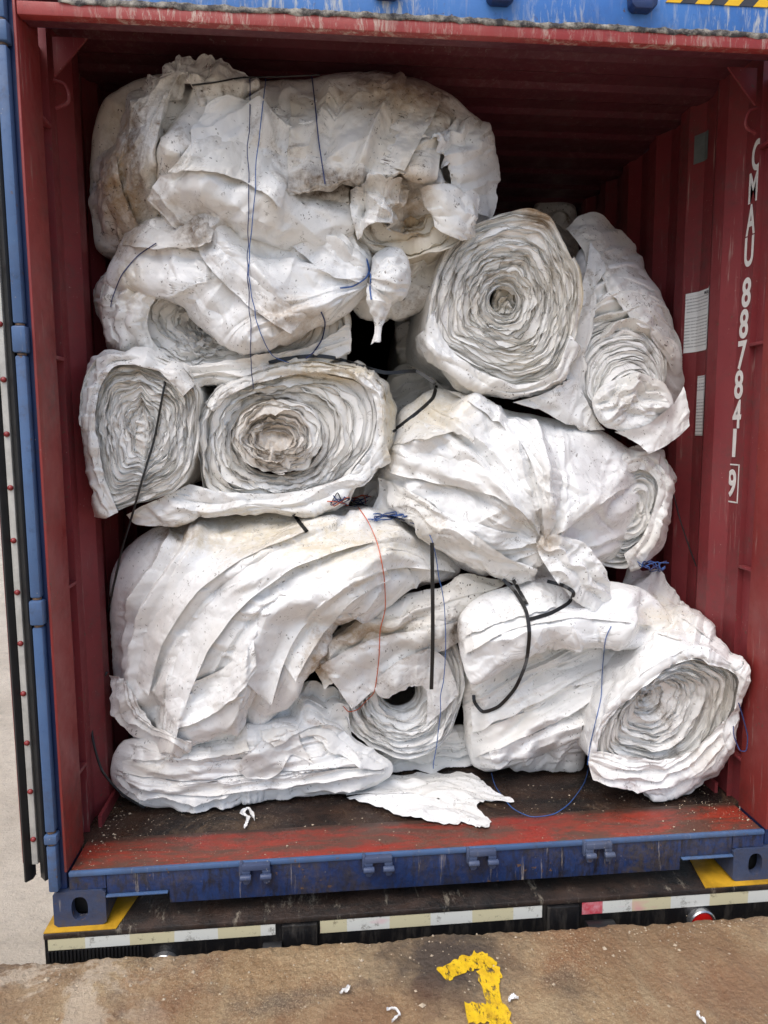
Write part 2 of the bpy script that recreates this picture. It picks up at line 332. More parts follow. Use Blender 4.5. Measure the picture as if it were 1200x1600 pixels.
def notice_mat():
    t = NT('printed_notice')
    z = t.sep(2); y = t.sep(1)
    line = t.math('GREATER_THAN', t.math('FRACT', t.math('MULTIPLY', z, 78)), 0.62)
    word = t.ramp(t.noise(1, 3, 0.8, vec=t.map((0, 190, 11))), 0.40, 0.46)
    para = t.ramp(t.noise(1, 1, vec=t.map((0, 0, 22))), 0.42, 0.44)
    c = t.mix(t.math('MULTIPLY', t.math('MULTIPLY', line, word), t.math('MULTIPLY', para, 0.5)), (0.84, 0.85, 0.83), (0.12, 0.12, 0.13))
    return t.out(c, 0.4)
M['notice'] = notice_mat()
def dock_mat():
    t = NT('stained_dock_concrete')
    c = t.mix(t.ramp(t.noise(2.3, 6, 0.65, 0.5), 0.38, 0.66), (0.33, 0.205, 0.10), (0.50, 0.37, 0.215))
    c = t.mix(t.math('MULTIPLY', t.ramp(t.noise(1.5, 6, 0.7, 0.4, vec=t.map(loc=(3.2, 1.1, 0))), 0.50, 0.64), 0.8), c, (0.27, 0.125, 0.055))
    c = t.mix(t.math('MULTIPLY', t.ramp(t.noise(1.9, 5, 0.7, 0.4, vec=t.map(loc=(8.2, 4.1, 0))), 0.54, 0.66), 0.75), c, (0.10, 0.08, 0.065))
    c = t.mix(t.math('MULTIPLY', t.ramp(t.noise(160, 4, 0.75), 0.5, 0.66), 0.65), c, (0.64, 0.51, 0.32))
    c = t.mix(t.math('MULTIPLY', t.ramp(t.noise(70, 5, 0.75), 0.58, 0.68), 0.6), c, (0.11, 0.07, 0.04))
    wet = t.ramp(t.noise(1.3, 4, 0.6, 0.6, vec=t.map(loc=(1.7, 6.3, 0))), 0.50, 0.62)
    c = t.mix(t.math('MULTIPLY', wet, 0.55), c, (0.20, 0.105, 0.05))
    c = t.mix(t.math('MULTIPLY', t.ramp(t.noise(1, 6, 0.75, vec=t.map((16, 3, 1), rot=(0, 0, 0.5))), 0.56, 0.66), 0.3), c, (0.46, 0.36, 0.22))
    for px, py, rx, ry, k_, colr in [(690, 1500, .24, .20, .95, (0.075, 0.056, 0.044)), (560, 1590, .26, .12, .55, (0.22, 0.10, 0.045)), (1150, 1540, .22, .12, .5, (0.25, 0.12, 0.06)), (250, 1570, .22, .07, .4, (0.23, 0.12, 0.06)), (890, 1545, .08, .07, .5, (0.12, 0.08, 0.05))]:
        q = atZ(px, py, -0.04); off = t.node('ShaderNodeVectorMath', 0, {'operation': 'SUBTRACT'}, i0=t.co, i1=tuple(q)); off = t.node('ShaderNodeVectorMath', 0, {'operation': 'DIVIDE'}, i0=off, i1=(rx, ry, 1.0))
        r_ = t.node('ShaderNodeVectorMath', 1, {'operation': 'LENGTH'}, i0=off)
        c = t.mix(t.math('MULTIPLY', t.ramp(t.math('ADD', r_, t.math('MULTIPLY', t.math('SUBTRACT', t.noise(7, 6, 0.7, 0.6), 0.5), 2.2)), 0.3, 1.25, 1.0, 0.0), k_), c, colr)
    x = t.sep(0); pale = t.math('MULTIPLY', t.ramp(x, -0.72, -1.05), t.ramp(t.noise(3.4, 7, 0.72, 0.7), 0.47, 0.53))
    c = t.mix(t.math('MULTIPLY', pale, 0.85), c, (0.55, 0.44, 0.32))
    h = t.math('ADD', t.noise(45, 9, 0.75), t.math('MULTIPLY', t.voro(60), 0.35))
    return t.out(c, t.ramp(t.noise(3, 4), 0.35, 0.7, 0.5, 0.85), t.bump(h, 0.8, 0.018))
M['dock'] = dock_mat()
def yard_mat():
    t = NT('pale_yard_concrete')
    c = t.mix(t.ramp(t.noise(0.9, 8, 0.7, 0.3), 0.35, 0.68), (0.44, 0.38, 0.30), (0.60, 0.53, 0.43))
    c = t.mix(t.math('MULTIPLY', t.ramp(t.noise(14, 7, 0.75), 0.5, 0.7), 0.5), c, (0.32, 0.28, 0.23))
    return t.out(c, 0.85, t.bump(t.noise(9, 8, 0.75), 0.9, 0.03))
M['yard'] = yard_mat()
def paintmark_mat():
    t = NT('worn_yellow_paint')
    c = t.mix(t.ramp(t.noise(40, 4, 0.7), 0.4, 0.7), (0.80, 0.52, 0.01), (0.62, 0.36, 0.015))
    m = t.math('MULTIPLY', t.ramp(t.noise(1, 8, 0.8, vec=t.map((55, 24, 24), rot=(0, 0, 0.25))), 0.41, 0.46), t.ramp(t.noise(7, 7, 0.8), 0.34, 0.42))
    t.out(c, 0.6); t._in(t.b.inputs['Alpha'], m); return t.m
M['mark'] = paintmark_mat()
M['stone'] = simple('pale_grit', (0.52, 0.42, 0.30), 0.8, 0.4)
M['farwall'] = simple('white_far_wall', (0.62, 0.62, 0.62), 0.7)
SMAT = M

# ================================================================== SETTING: yard, dock
g = MB(); g.box(-400, 400, -400, 400, -1.6, -1.42); tag(g.build('yard_ground', M['yard']), kind='structure')
fw = thing('boundary_wall', 'low white wall far across the yard beyond the open door', 'wall', (-30, 68, -1.42))
MB().box(-70, 10, 68, 68.4, -1.42, 0.9).build('wall', M['farwall'], fw)
MB().box(-70, 10, 67.9, 68.5, 0.9, 1.05).build('coping', M['strip'], fw)
def dock():
    nx, ny = 620, 130
    x = np.linspace(-2.6, 2.6, nx)
    edge = -0.085-0.035*(x+1.3)/2.4 + 0.010*noise1(x*5+40, 3, True)+0.004*noise1(x*1.7+77, 4)+0.0035*np.maximum(0, noise1(x*19+77, 5))**2+0.0015*noise1(x*210+77, 15)
    s = np.r_[np.linspace(-0.42, 0, 26), np.linspace(0, 1, ny-26)[1:]**1.6]
    G = np.zeros((len(s), nx, 3))
    for k, a in enumerate(s):
        if a < 0:
            tt = -a/0.42; y = edge-0.02*tt+0.010*noise2(x*25+5, np.full(nx, tt*9.0), 6)*(tt > 0.0); z = -0.052-tt*1.35
            z = np.full(nx, z)+0.0
        else:
            y = edge-a*5.0
            b = np.exp(-a*5/0.025)
            z = -0.04-0.014*b+0.004*noise2(x*26+9, y*26+400, 7, True)+(0.003+0.002*np.exp(-a*5/0.08))*noise2(x*90+900, y*90+900, 8)+0.004*noise2(x*7+9, y*7+100, 9, True)
        G[k, :, 0] = x; G[k, :, 1] = y; G[k, :, 2] = z
    o = grid_obj('loading_dock', G, M['dock'], None, smooth=180, register=False)
    tag(o, kind='structure')
    Vv = G.reshape(-1, 3)
    return BVHTree.FromPolygons([tuple(v) for v in Vv], [tuple(f) for f in grid_faces(len(s), nx)])
DOCK = dock()
def dock_z(x, y):
    h = DOCK.ray_cast(Vector((x, y, 1)), Vector((0, 0, -1)))
    return h[0].z if h[0] is not None else -0.04
# worn painted digit on the dock, flat paint following the surface
def mark():
    mb = MB()
    strokes = [[(690, 1526), (735, 1505), (765, 1503)], [(735, 1499), (757, 1507), (770, 1532)], [(762, 1520), (770, 1560), (782, 1600), (792, 1630)], [(728, 1588), (765, 1588), (795, 1598)]]
    wid = [0.030, 0.030, 0.029, 0.034]
    for k, (st, wd) in enumerate(zip(strokes, wid)):
        P = smooth_path([atZ(a, b, -0.04) for a, b in st], 22)
        T = np.gradient(P, axis=0); T /= np.linalg.norm(T, axis=1)[:, None]; Nn = np.stack([-T[:, 1], T[:, 0], 0*T[:, 0]], 1)
        rows = []
        for a in np.linspace(-1, 1, 7):
            Q = P+Nn*wd*a*(1+0.25*noise1(np.arange(22)*0.7+k*50, 12))[:, None]
            rows.append([(q[0], q[1], dock_z(q[0], q[1])+0.004+0.0012*k) for q in Q])
        V = [v for r_ in rows for v in r_]; mb.add(V, grid_faces(7, 22))
    tag(mb.build('painted_mark', M['mark']), kind='structure')
mark()
def pebbles():
    rng = np.random.default_rng(5); mb = MB()
    oct_v = np.array([(1, 0, 0), (-1, 0, 0), (0, 1, 0), (0, -1, 0), (0, 0, 1), (0, 0, -1)], float)
    oct_f = [(0, 2, 4), (2, 1, 4), (1, 3, 4), (3, 0, 4), (2, 0, 5), (1, 2, 5), (3, 1, 5), (0, 3, 5)]
    for i in range(1500):
        x = rng.uniform(-1.7, 1.4); y = -0.1-0.03*(x+1.3)/2.4-abs(rng.normal(0, 0.22)) if rng.random() < 0.7 else rng.uniform(-1.2, -0.1)
        if x > 0.55 and rng.random() < 0.6: y = -0.14-abs(rng.normal(0, 0.04))
        r_ = min(0.0017*math.exp(rng.normal(0, 0.62)), 0.011)
        V = oct_v*rng.uniform(0.6, 1.3, (6, 1))*np.array([1, 1, 0.7])*r_
        a = rng.uniform(0, 6.28); ca, sa = math.cos(a), math.sin(a)
        V = np.stack([V[:, 0]*ca-V[:, 1]*sa, V[:, 0]*sa+V[:, 1]*ca, V[:, 2]], 1)+np.array([x, y, dock_z(x, y)+r_*0.3])
        mb.add(V, oct_f)
    tag(mb.build('grit', M['stone']), kind='stuff')
pebbles()

# ================================================================== CONTAINER
ZS, ZH, XW, LEN = 0.178, 2.719, 1.17, 12.0
ct = thing('shipping_container', 'red and blue shipping container with its doors open, packed with white film rolls', 'shipping container', (0, 0, 0))
MB().box(-1.2, 1.2, 0.195, LEN, 0.12, ZS-0.006).build('floor', M['floor'], ct)
MB().box(-1.168, 1.168, 0.012, 0.193, 0.13, ZS).build('threshold_plate', M['threshold'], ct, bevel=0.004)
def sill():
    pts = [(-1.055, 0.165), (-1.055, 0.097), (-0.86, 0.097), (-0.86, 0.052), (0.868, 0.050), (0.868, 0.097), (1.055, 0.097), (1.055, 0.165)]
    mb = MB(); mb.prism(pts, 'y', 0.004, 0.05)
    return mb.build('rear_sill', M['blue_sill'], ct, bevel=0.004)
sill()
MB().box(-1.168, 1.168, -0.004, 0.011, 0.1655, 0.183).build('sill_lip', M['blue_post'], ct, bevel=0.005)
for x0, x1 in ((-1.168, -1.0555), (1.0555, 1.168)):
    MB().box(x0, x1, 0.003, 0.011, 0.119, 0.165).build('sill_end', M['blue_sill'], ct)
for x0, x1 in ((-1.056, -0.862), (0.87, 1.056)):
    MB().box(x0, x1, -0.006, 0.04, 0.091, 0.0968).build('notch_flange', M['blue_post'], ct, bevel=0.002)
def corner_casting(cx, z0):
    """hollow block with an oval hole in its front"""
    w2, h = 0.081, 0.118; y0, y1 = -0.004, 0.174
    n = 40; out = []; inn = []
    for i in range(n):
        a = 2*math.pi*(i+0.5)/n; c, s = math.cos(a), math.sin(a)
        k = min(w2/abs(c) if abs(c) > 1e-6 else 9, (h/2)/abs(s) if abs(s) > 1e-6 else 9)
        e = 0.0
        out.append((c*k, s*k))
        ax, ay = 0.0255, 0.0395
        inn.append((ax*math.copysign(abs(c)**0.8, c), ay*math.copysign(abs(s)**0.8, s)))
    V = []; F = []
    for ring, y in ((out, y0), (inn, y0), (inn, y0+0.03), (out, y1)):
        V += [(cx+p[0], y, z0+h/2+p[1]) for p in ring]
    for i in range(n):
        j = (i+1) % n
        F += [(i, j, n+j, n+i), (n+i, n+j, 2*n+j, 2*n+i), (i, 3*n+i, 3*n+j, j)]
    F.append(tuple(range(3*n, 4*n)))
    m = MB().add(V, F).build('corner_casting', M['casting'], ct)
    MB().box(cx-0.06, cx+0.06, y0+0.05, y0+0.06, z0+0.01, z0+0.108).build('casting_pocket', M['rubber'], ct)
    for dz in (0.03, 0.07): pass
    return m
M['casting'] = paint_mat('worn_casting_paint', (0.03, 0.05, 0.12), (0.055, 0.075, 0.13), dirt=0.8, scratch=0.9, rust=(0.16, 0.09, 0.05), bump=0.35, wear=1.4)
for cx in (-1.138, 1.138):
    corner_casting(cx, 0.0)
    corner_casting(cx, 2.778)
    s = -1 if cx < 0 else 1
    # corner post: blue outer leg, then a step to the red inner jamb
    MB().box(min(s*1.178, s*1.219), max(s*1.178, s*1.219), 0.012, 0.16, 0.118, 2.778).build('corner_post', M['blue_dark'], ct, bevel=0.004)
    MB().box(min(s*XW, s*1.179), max(s*XW, s*1.179), -0.004, 0.158, 0.1835, 2.77).build('door_jamb', M['red'], ct, bevel=0.003)
    MB().box(min(s*1.2, s*1.216), max(s*1.2, s*1.216), 0.161, 0.26, 0.172, 2.76).build('post_channel', M['red_wall'], ct)
    for z in ((0.35, 1.06, 1.86, 2.53) if s > 0 else (0.42, 1.06, 1.80, 2.52)):
        MB().box(min(s*1.176, s*1.2), max(s*1.176, s*1.2), 0.161, 0.245, z, z+0.012).build('lashing_bar', M['red_wall'], ct, bevel=0.002)
# corrugated walls
def wall_profile():
    pts = [(0.246, 1.1785), (0.25, 1.192), (0.345, 1.192)]; y = 0.345
    while y < LEN-0.3:
        pts += [(y+0.068, 1.158), (y+0.138, 1.158), (y+0.206, 1.192), (y+0.278, 1.192)]; y += 0.278
    pts.append((LEN, 1.192)); return np.array(pts)
WP = wall_profile()
for s in (-1, 1):
    prof = [(s*x, y) for y, x in WP]+[(s*1.215, LEN), (s*1.215, 0.246)]
    MB().prism(prof, 'z', 0.172, 2.862).build('side_wall', M['red_wall'], ct)
MB().box(-1.21, 1.21, LEN, LEN+0.05, 0.1, 2.89).build('front_wall', M['red_wall'], ct)
for s in (-1, 1):     # bottom and top side rails inside
    MB().box(min(s*1.145, s*1.157), max(s*1.145, s*1.157), 0.27, LEN, 0.173, 0.215).build('bottom_rail', M['red_wall'], ct)
# roof: transverse corrugations
def roof():
    y = 0.34; pr = [(0.128, 2.865), (0.34, 2.865)]
    while y < LEN-0.3:
        pr += [(y+0.03, 2.853), (y+0.11, 2.853), (y+0.14, 2.865), (y+0.21, 2.865)]; y += 0.21
    pr += [(LEN, 2.865), (LEN, 2.892), (0.128, 2.892)]
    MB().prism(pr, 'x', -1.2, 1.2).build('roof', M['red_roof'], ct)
roof()
# header: blue face, red flange below it, inner box
MB().box(-1.056, 1.056, 0.0, 0.03, 2.757, 2.896).build('door_header', M['blue'], ct, bevel=0.004)
def dripmat():
    t, c = paint('scraped_red_flange', (0.30, 0.03, 0.028), (0.36, 0.06, 0.05), dirt=0.5)
    s1 = t.noise(1, 8, 0.8, 0.5, vec=t.map((34, 34, 7)))
    c = t.mix(t.math('MULTIPLY', t.ramp(s1, 0.50, 0.62), t.ramp(t.noise(2.2, 3), 0.40, 0.58)), c, (0.56, 0.48, 0.40))
    return t.out(c, 0.5, t.bump(s1, 0.3, 0.01))
M['flange'] = dripmat()
MB().box(-1.168, 1.168, -0.002, 0.028, ZH, 2.7555).build('header_flange', M['flange'], ct, bevel=0.003)
def gutter():
    nx = 300; x = np.linspace(-1.055, 1.055, nx); rows = []
    for k, (y, z) in enumerate([(-0.0026, 2.750), (-0.0050, 2.752), (-0.0058, 2.757), (-0.0040, 2.764), (-0.0008, 2.768)]):
        e = 0.35*noise1(x*40+k*31, 21)+0.3*noise1(x*110+k*7, 22)
        rows.append(np.stack([x, y-0.003*np.maximum(0, e), z+0.007*e*(1 if k in (0, 4) else 0.3)+0.003*noise1(x*9, 23)], 1))
    G = np.array(rows)
    t = NT('caked_grime'); c = t.mix(t.ramp(t.noise(26, 6, 0.75), 0.42, 0.62), (0.05, 0.045, 0.045), (0.36, 0.33, 0.28)); m = t.out(c, 0.85, t.bump(t.noise(80, 5), 0.5, 0.01))
    grid_obj('grime_seam', G, m, ct, smooth=180, register=False)
gutter()
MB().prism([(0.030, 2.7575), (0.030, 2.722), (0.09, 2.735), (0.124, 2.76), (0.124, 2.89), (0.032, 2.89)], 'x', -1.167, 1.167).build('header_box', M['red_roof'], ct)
for s in (-1, 1):    # gussets in the upper corners
    MB().prism([(s*1.166, 2.80), (s*1.166, 2.68), (s*1.06, 2.80)], 'y', 0.262, 0.27).build('corner_gusset', M['red_wall'], ct)
    V, F = tube_mesh(smooth_path([(s*1.16, 0.24, 2.66), (s*1.125, 0.235, 2.645), (s*1.12, 0.24, 2.60), (s*1.16, 0.245, 2.58)], 14), 0.006, 8)
    MB().add(V, F).build('lashing_ring', M['red_wall'], ct)
# cam keepers on sill and header
def keeper(cx, z, y, w=0.09, flip=1):
    mb = MB()
    mb.box(cx-w/2, cx+w/2, y-0.026, y, z-0.003, z+0.016)
    for s in (-1, 1):
        a = cx+s*w*0.36
        mb.prism([(a-0.014, z-0.002), (a+0.014, z-0.002), (a+0.013, z-0.045), (a+0.005, z-0.052), (a-0.008, z-0.050)], 'y', y-0.024, y-0.006)
        V, F = tube_mesh(np.array([(a-0.018+0.0*s, y-0.034, z-0.02), (a+0.018, y-0.034, z-0.02)]), 0.010, 8); mb.add(V, F)
    mb.box(cx-w/2-0.008, cx-w/2+0.003, y-0.02, y, z-0.03, z+0.02)
    return mb.build('cam_keeper', M['keeper'], ct, bevel=0.0025)
M['keeper'] = paint_mat('scuffed_keeper_paint', (0.04, 0.06, 0.13), (0.10, 0.125, 0.19), dirt=0.6, scratch=1.0, rust=(0.2, 0.15, 0.1))
for cx in (-0.579, -0.182, 0.166, 0.566): keeper(cx, 0.165, 0.0035)
for cx in (-0.138, 0.193, 0.622):
    mb = MB(); pts = [(cx-0.045, 2.87), (cx-0.04, 2.812), (cx-0.028, 2.800), (cx+0.022, 2.800), (cx+0.038, 2.812), (cx+0.042, 2.87), (cx+0.018, 2.87), (cx+0.014, 2.825), (cx-0.016, 2.825), (cx-0.02, 2.87)]
    mb.prism(pts, 'y', -0.035, -0.001); mb.build('cam_keeper', M['blue_dark'], ct, bevel=0.003)
# hazard stripes on the header
hx = 0.70; k = 0
while hx < 1.05:
    x2 = min(hx+0.0455, 1.053)
    MB().prism([(hx, 2.838), (x2, 2.838), (min(x2+0.045, 1.054), 2.888), (min(hx+0.045, 1.0535), 2.888)], 'y', -0.003, -0.0005).build('hazard_stripe', M['hazard_yellow' if k % 2 == 0 else 'hazard_black'], ct)
    hx += 0.046; k += 1
# container number on the right wall
def text_obj(s, size, xs=1.0, weight=0.0):
    cu = bpy.data.curves.new('t', 'FONT'); cu.body = s; cu.size = size; cu.align_x = 'CENTER'; cu.align_y = 'CENTER'; cu.offset = weight; cu.extrude = 0.0006; cu.resolution_u = 5
    o = bpy.data.objects.new('t', cu); COL.objects.link(o); dg = bpy.context.evaluated_depsgraph_get()
    me = bpy.data.meshes.new_from_object(o.evaluated_get(dg)); bpy.data.objects.remove(o); bpy.data.curves.remove(cu)
    co = np.zeros(len(me.vertices)*3); me.vertices.foreach_get('co', co); co = co.reshape(-1, 3); co[:, :2] -= (co[:, :2].min(0)+co[:, :2].max(0))/2
    return me, co, xs
def put_text(me, co, y, z, x, hgt, wid, name='number_character', mat='letter'):
    e = co[:, :2].max(0)-co[:, :2].min(0)
    a = co[:, 0]/e[0]*wid; b = co[:, 1]/e[1]*hgt
    V = np.stack([x-0.0012-co[:, 2], y-a, z+b], 1)
    me.name = name; me.vertices.foreach_set('co', V.astype(np.float32).ravel()); return link(name, me, M[mat], ct)
chars = [('C', 1183, 242), ('M', 1178, 292), ('A', 1174, 343), ('U', 1171, 393), ('8', 1167, 457), ('8', 1163, 506), ('7', 1160, 555), ('8', 1155, 601), ('4', 1152, 647), ('1', 1148, 692), ('9', 1144, 755)]
def atX(px, py, X):
    d = _ray(px, py); t = (X-CAM[0])/d[..., 0]; return CAM+d*t[..., None]
for chh, px, py in chars:
    p = atX(px, py, 1.192); me, co, _ = text_obj(chh, 0.1, 1, 0.0022)
    put_text(me, co, p[1], p[2], 1.1915, 0.105, 0.020 if chh == '1' else 0.052)
p9 = atX(1144, 755, 1.192)
mb = MB()
for dy, dz, hy, hz in ((0, 0.070, 0.039, 0.0025), (0, -0.070, 0.039, 0.0025), (0.039, 0, 0.0025, 0.0725), (-0.039, 0, 0.0025, 0.0725)):
    mb.box(1.1905, 1.1918, p9[1]+dy-hy, p9[1]+dy+hy, p9[2]+dz-hz, p9[2]+dz+hz)
mb.build('check_digit_box', M['letter'], ct)
def wallx(y): return np.interp(y, WP[:, 0], WP[:, 1])
def sticker(name, y0, y1, z0, z1, mat):
    ys = np.unique(np.r_[np.linspace(y0, y1, 14), WP[(WP[:, 0] > y0) & (WP[:, 0] < y1), 0]])
    G = np.array([[(wallx(y)-0.003, y, z) for y in ys] for z in (z0, z1)])
    return grid_obj(name, G, mat, ct, smooth=None, register=False)
sticker('notice_sticker', 0.497, 0.675, 1.885, 2.125, M['notice']); sticker('notice_sticker', 0.507, 0.602, 1.545, 1.785, M['notice'])
me, co, _ = text_obj('NOTICE', 0.02, 1, 0.0004); yy = 0.53
put_text(me, co, 0.535, 2.108, wallx(0.535)-0.0035, 0.012, 0.05, 'notice_heading', 'ink')
sticker('patch_plate', 0.60, 0.665, 2.63, 2.74, M['dullgreen'])

# left door, swung right round beside the container, seen on its hinge edge
dr = MB().box(-1.300, -1.226, 0.03, 1.22, 0.20, 2.74).build('door', M['red'], ct, bevel=0.004)
MB().box(-1.306, -1.3005, 0.005, 1.2, 0.22, 2.73).build('door_liner', M['red_wall'], dr)
MB().prism([(-1.258, 0.028), (-1.230, 0.028), (-1.226, -0.014), (-1.232, -0.020), (-1.254, 0.004)], 'z', 0.17, 2.75).build('door_gasket', M['rubber'], dr, smooth=40)
MB().prism([(-1.300, 0.028), (-1.277, 0.028), (-1.277, 0.004), (-1.292, -0.014), (-1.298, -0.010)], 'z', 0.165, 2.75).build('door_gasket', M['rubber'], dr, smooth=40)
MB().box(-1.2768, -1.2584, 0.0, 0.028, 0.215, 2.75).build('retainer_strip', M['strip'], dr, bevel=0.002)
rv0 = None
for z in np.arange(0.30, 2.75, 0.158):
    if rv0 is None:
        V = []; F = []
        for rr, yy in ((0.0085, -0.0002), (0.0085, -0.003), (0.005, -0.0075), (0.0, -0.0085)):
            V += [(rr*math.cos(a), yy, rr*math.sin(a)) for a in np.linspace(0, 2*math.pi, 12, endpoint=False)]
        F = grid_faces(4, 12, True); mbr = MB().add(np.array(V)+np.array([-1.267, 0, z]), F); rv0 = mbr.build('rivet', M['rivet'], dr, smooth=50); zz0 = z
    else:
        o = rv0.copy(); COL.objects.link(o); o.parent = dr; o.location = (0.0015*noise1(z*9, 2), 0, z-zz0)
# hinge tube in sections with knuckles
secs = [(0.13, 0.285), (0.33, 0.985), (1.075, 1.79), (1.88, 2.63), (2.70, 2.80)]
for a, b in secs:
    MB().box(-1.2235, -1.193, -0.022, 0.009, a, b).build('hinge_post', M['blue_post'], ct, bevel=0.006)
for a, b in ((0.292, 0.323), (0.992, 1.068), (1.797, 1.873), (2.637, 2.693)):
    hg = MB().box(-1.227, -1.187, -0.028, 0.009, a, b).build('hinge', M['blue_post'], ct, bevel=0.006)
    MB().box(-1.236, -1.2275, -0.016, 0.009, a+0.008, b-0.008).build('hinge_leaf', M['blue_dark'], hg, bevel=0.002)
    for z in (a-0.004, b+0.004):
        V, F = tube_mesh(np.array([(-1.208, -0.008, z-0.003), (-1.208, -0.008, z+0.003)]), 0.013, 12); MB().add(V, F).build('hinge_washer', M['rusty'], hg)

# ================================================================== TRAILER under the container
tr = thing('flatbed_trailer', 'black flatbed trailer end with reflective tape and round red lamps under the container', 'trailer', (0, 0, -1.42))
MB().box(-1.245, 1.245, -0.030, 12.2, -0.022, -0.003).build('deck', M['deck'], tr, bevel=0.003)
MB().box(-1.243, 1.243, -0.026, 0.10, -0.19, -0.0225).build('rear_beam', M['black'], tr)
MB().box(-1.243, 1.243, 0.101, 0.2, -0.48, -0.19).build('bumper_panel', M['black'], tr)
for x0, x1 in ((-0.50, -0.385), (0.385, 0.495)):
    MB().box(x0, x1, -0.040, -0.0265, -0.30, -0.024).build('upright', M['black'], tr, bevel=0.004)
for x0, x1, mt in ((-1.232, -0.521, 'tape'), (-0.376, 0.369, 'tape'), (0.580, 1.24, 'tape'), (0.508, 0.5795, 'tape_red')):
    MB().box(x0, x1, -0.0285, -0.0265, -0.066 if x0 > -1 else -0.060, -0.0235).build('reflective_tape', M[mt], tr)
for a in ([(-1.245, -0.026), (-1.022, -0.026), (-0.985, 0.17), (-1.245, 0.17)], [(0.945, -0.026), (1.245, -0.026), (1.245, 0.17), (0.985, 0.17)]):
    MB().prism(a, 'z', -0.0028, -0.0005).build('yellow_pad', M['yellow'], tr)
def lamp(cx, cz):
    pr = [(0.048, -0.0265), (0.048, -0.046), (0.044, -0.050), (0.039, -0.046)]
    V = [(cx+r_*math.cos(a), y, cz+r_*math.sin(a)) for r_, y in pr for a in np.linspace(0, 2*math.pi, 32, endpoint=False)]
    lp = MB().add(V, grid_faces(4, 32, True)).build('tail_lamp', M['chrome'], tr, smooth=40)
    pr = [(0.0388, -0.044), (0.034, -0.0475), (0.02, -0.050), (0.0, -0.051)]
    V = [(cx+r_*math.cos(a), y, cz+r_*math.sin(a)) for r_, y in pr for a in np.linspace(0, 2*math.pi, 32, endpoint=False)]
    MB().add(V, grid_faces(4, 32, True)).build('lamp_lens', M['lens'], lp, smooth=60)
lamp(0.93, -0.118); lamp(-0.875, -0.138)
V, F = tube_mesh(np.array([(0.515, -0.06, -0.12), (0.61, -0.06, -0.12)]), 0.045, 18); MB().add(V, F).build('rubber_roller', M['rubber'], tr, smooth=40)
V, F = tube_mesh(np.array([(-0.56, -0.055, -0.10), (-0.50, -0.055, -0.10)]), 0.03, 16); MB().add(V, F).build('rubber_roller', M['rubber'], tr, smooth=40)
mb = MB()
for i in range(26): x = -1.235+i*0.0115; mb.box(x, x+0.006, -0.031, -0.0265, -0.10, -0.064)
mb.build('ribbed_pad', M['rubber'], tr)
def crumbs():
    rng = np.random.default_rng(8); mb = MB()
    ov = np.array([(1, 0, 0), (-1, 0, 0), (0, 1, 0), (0, -1, 0), (0, 0, 1), (0, 0, -1)], float)
    of = [(0, 2, 4), (2, 1, 4), (1, 3, 4), (3, 0, 4), (2, 0, 5), (1, 2, 5), (3, 1, 5), (0, 3, 5)]
    for i in range(700):
        u = rng.random(); x = rng.uniform(-1.15, 1.15)
        if u < 0.35: x = -1.16+abs(rng.normal(0, 0.2))
        elif u < 0.6: x = 1.16-abs(rng.normal(0, 0.2))
        y = rng.uniform(0.02, 0.42); r_ = min(0.0014*math.exp(rng.normal(0, 0.55)), 0.006); z = ZS if y < 0.193 else ZS-0.006
        V = ov*rng.uniform(0.6, 1.3, (6, 1))*r_; V[:, 2] *= 0.7
        mb.add(V+np.array([x, y, z+r_*0.4]), of)
    o = mb.build('floor_grit', M['stone'], None); tag(o, kind='stuff')
crumbs()

# ================================================================== FILM ROLLS AND BUNDLES
def catmull(P, n, closed=False):
    P = np.asarray(P, float); k = len(P)
    if closed:
        t = np.linspace(0, k, n, endpoint=False); i = np.floor(t).astype(int); s = (t-i)[:, None]
        p0, p1, p2, p3 = P[(i-1) % k], P[i % k], P[(i+1) % k], P[(i+2) % k]
    else:
        t = np.linspace(0, k-1, n); i = np.clip(np.floor(t).astype(int), 0, max(k-2, 0)); s = (t-i)[:, None]
        p0, p1, p2, p3 = P[np.clip(i-1, 0, k-1)], P[i], P[np.clip(i+1, 0, k-1)], P[np.clip(i+2, 0, k-1)]
    a = 0.35
    m1 = (p2-p0)*a; m2 = (p3-p1)*a
    return p1*(2*s**3-3*s*s+1)+m1*(s**3-2*s*s+s)+p2*(3*s*s-2*s**3)+m2*(s**3-s*s)
EPS = 0.22
def normals(G):
    du = np.gradient(G, axis=1); dv = np.gradient(G, axis=0); n = np.cross(du, dv)
    n /= np.linalg.norm(n, axis=2)[..., None]+1e-12
    if (n*(CAM-G)).sum() < 0: n = -n
    return n
def up2(D, n, m):
    a = np.linspace(0, D.shape[0]-1, n); b = np.linspace(0, D.shape[1]-1, m)
    i = np.clip(a.astype(int), 0, D.shape[0]-2); j = np.clip(b.astype(int), 0, D.shape[1]-2)
    f = (a-i)[:, None, None]; g = (b-j)[None, :, None]
    return (D[i][:, j]*(1-f)*(1-g)+D[i+1][:, j]*f*(1-g)+D[i][:, j+1]*(1-f)*g+D[i+1][:, j+1]*f*g)
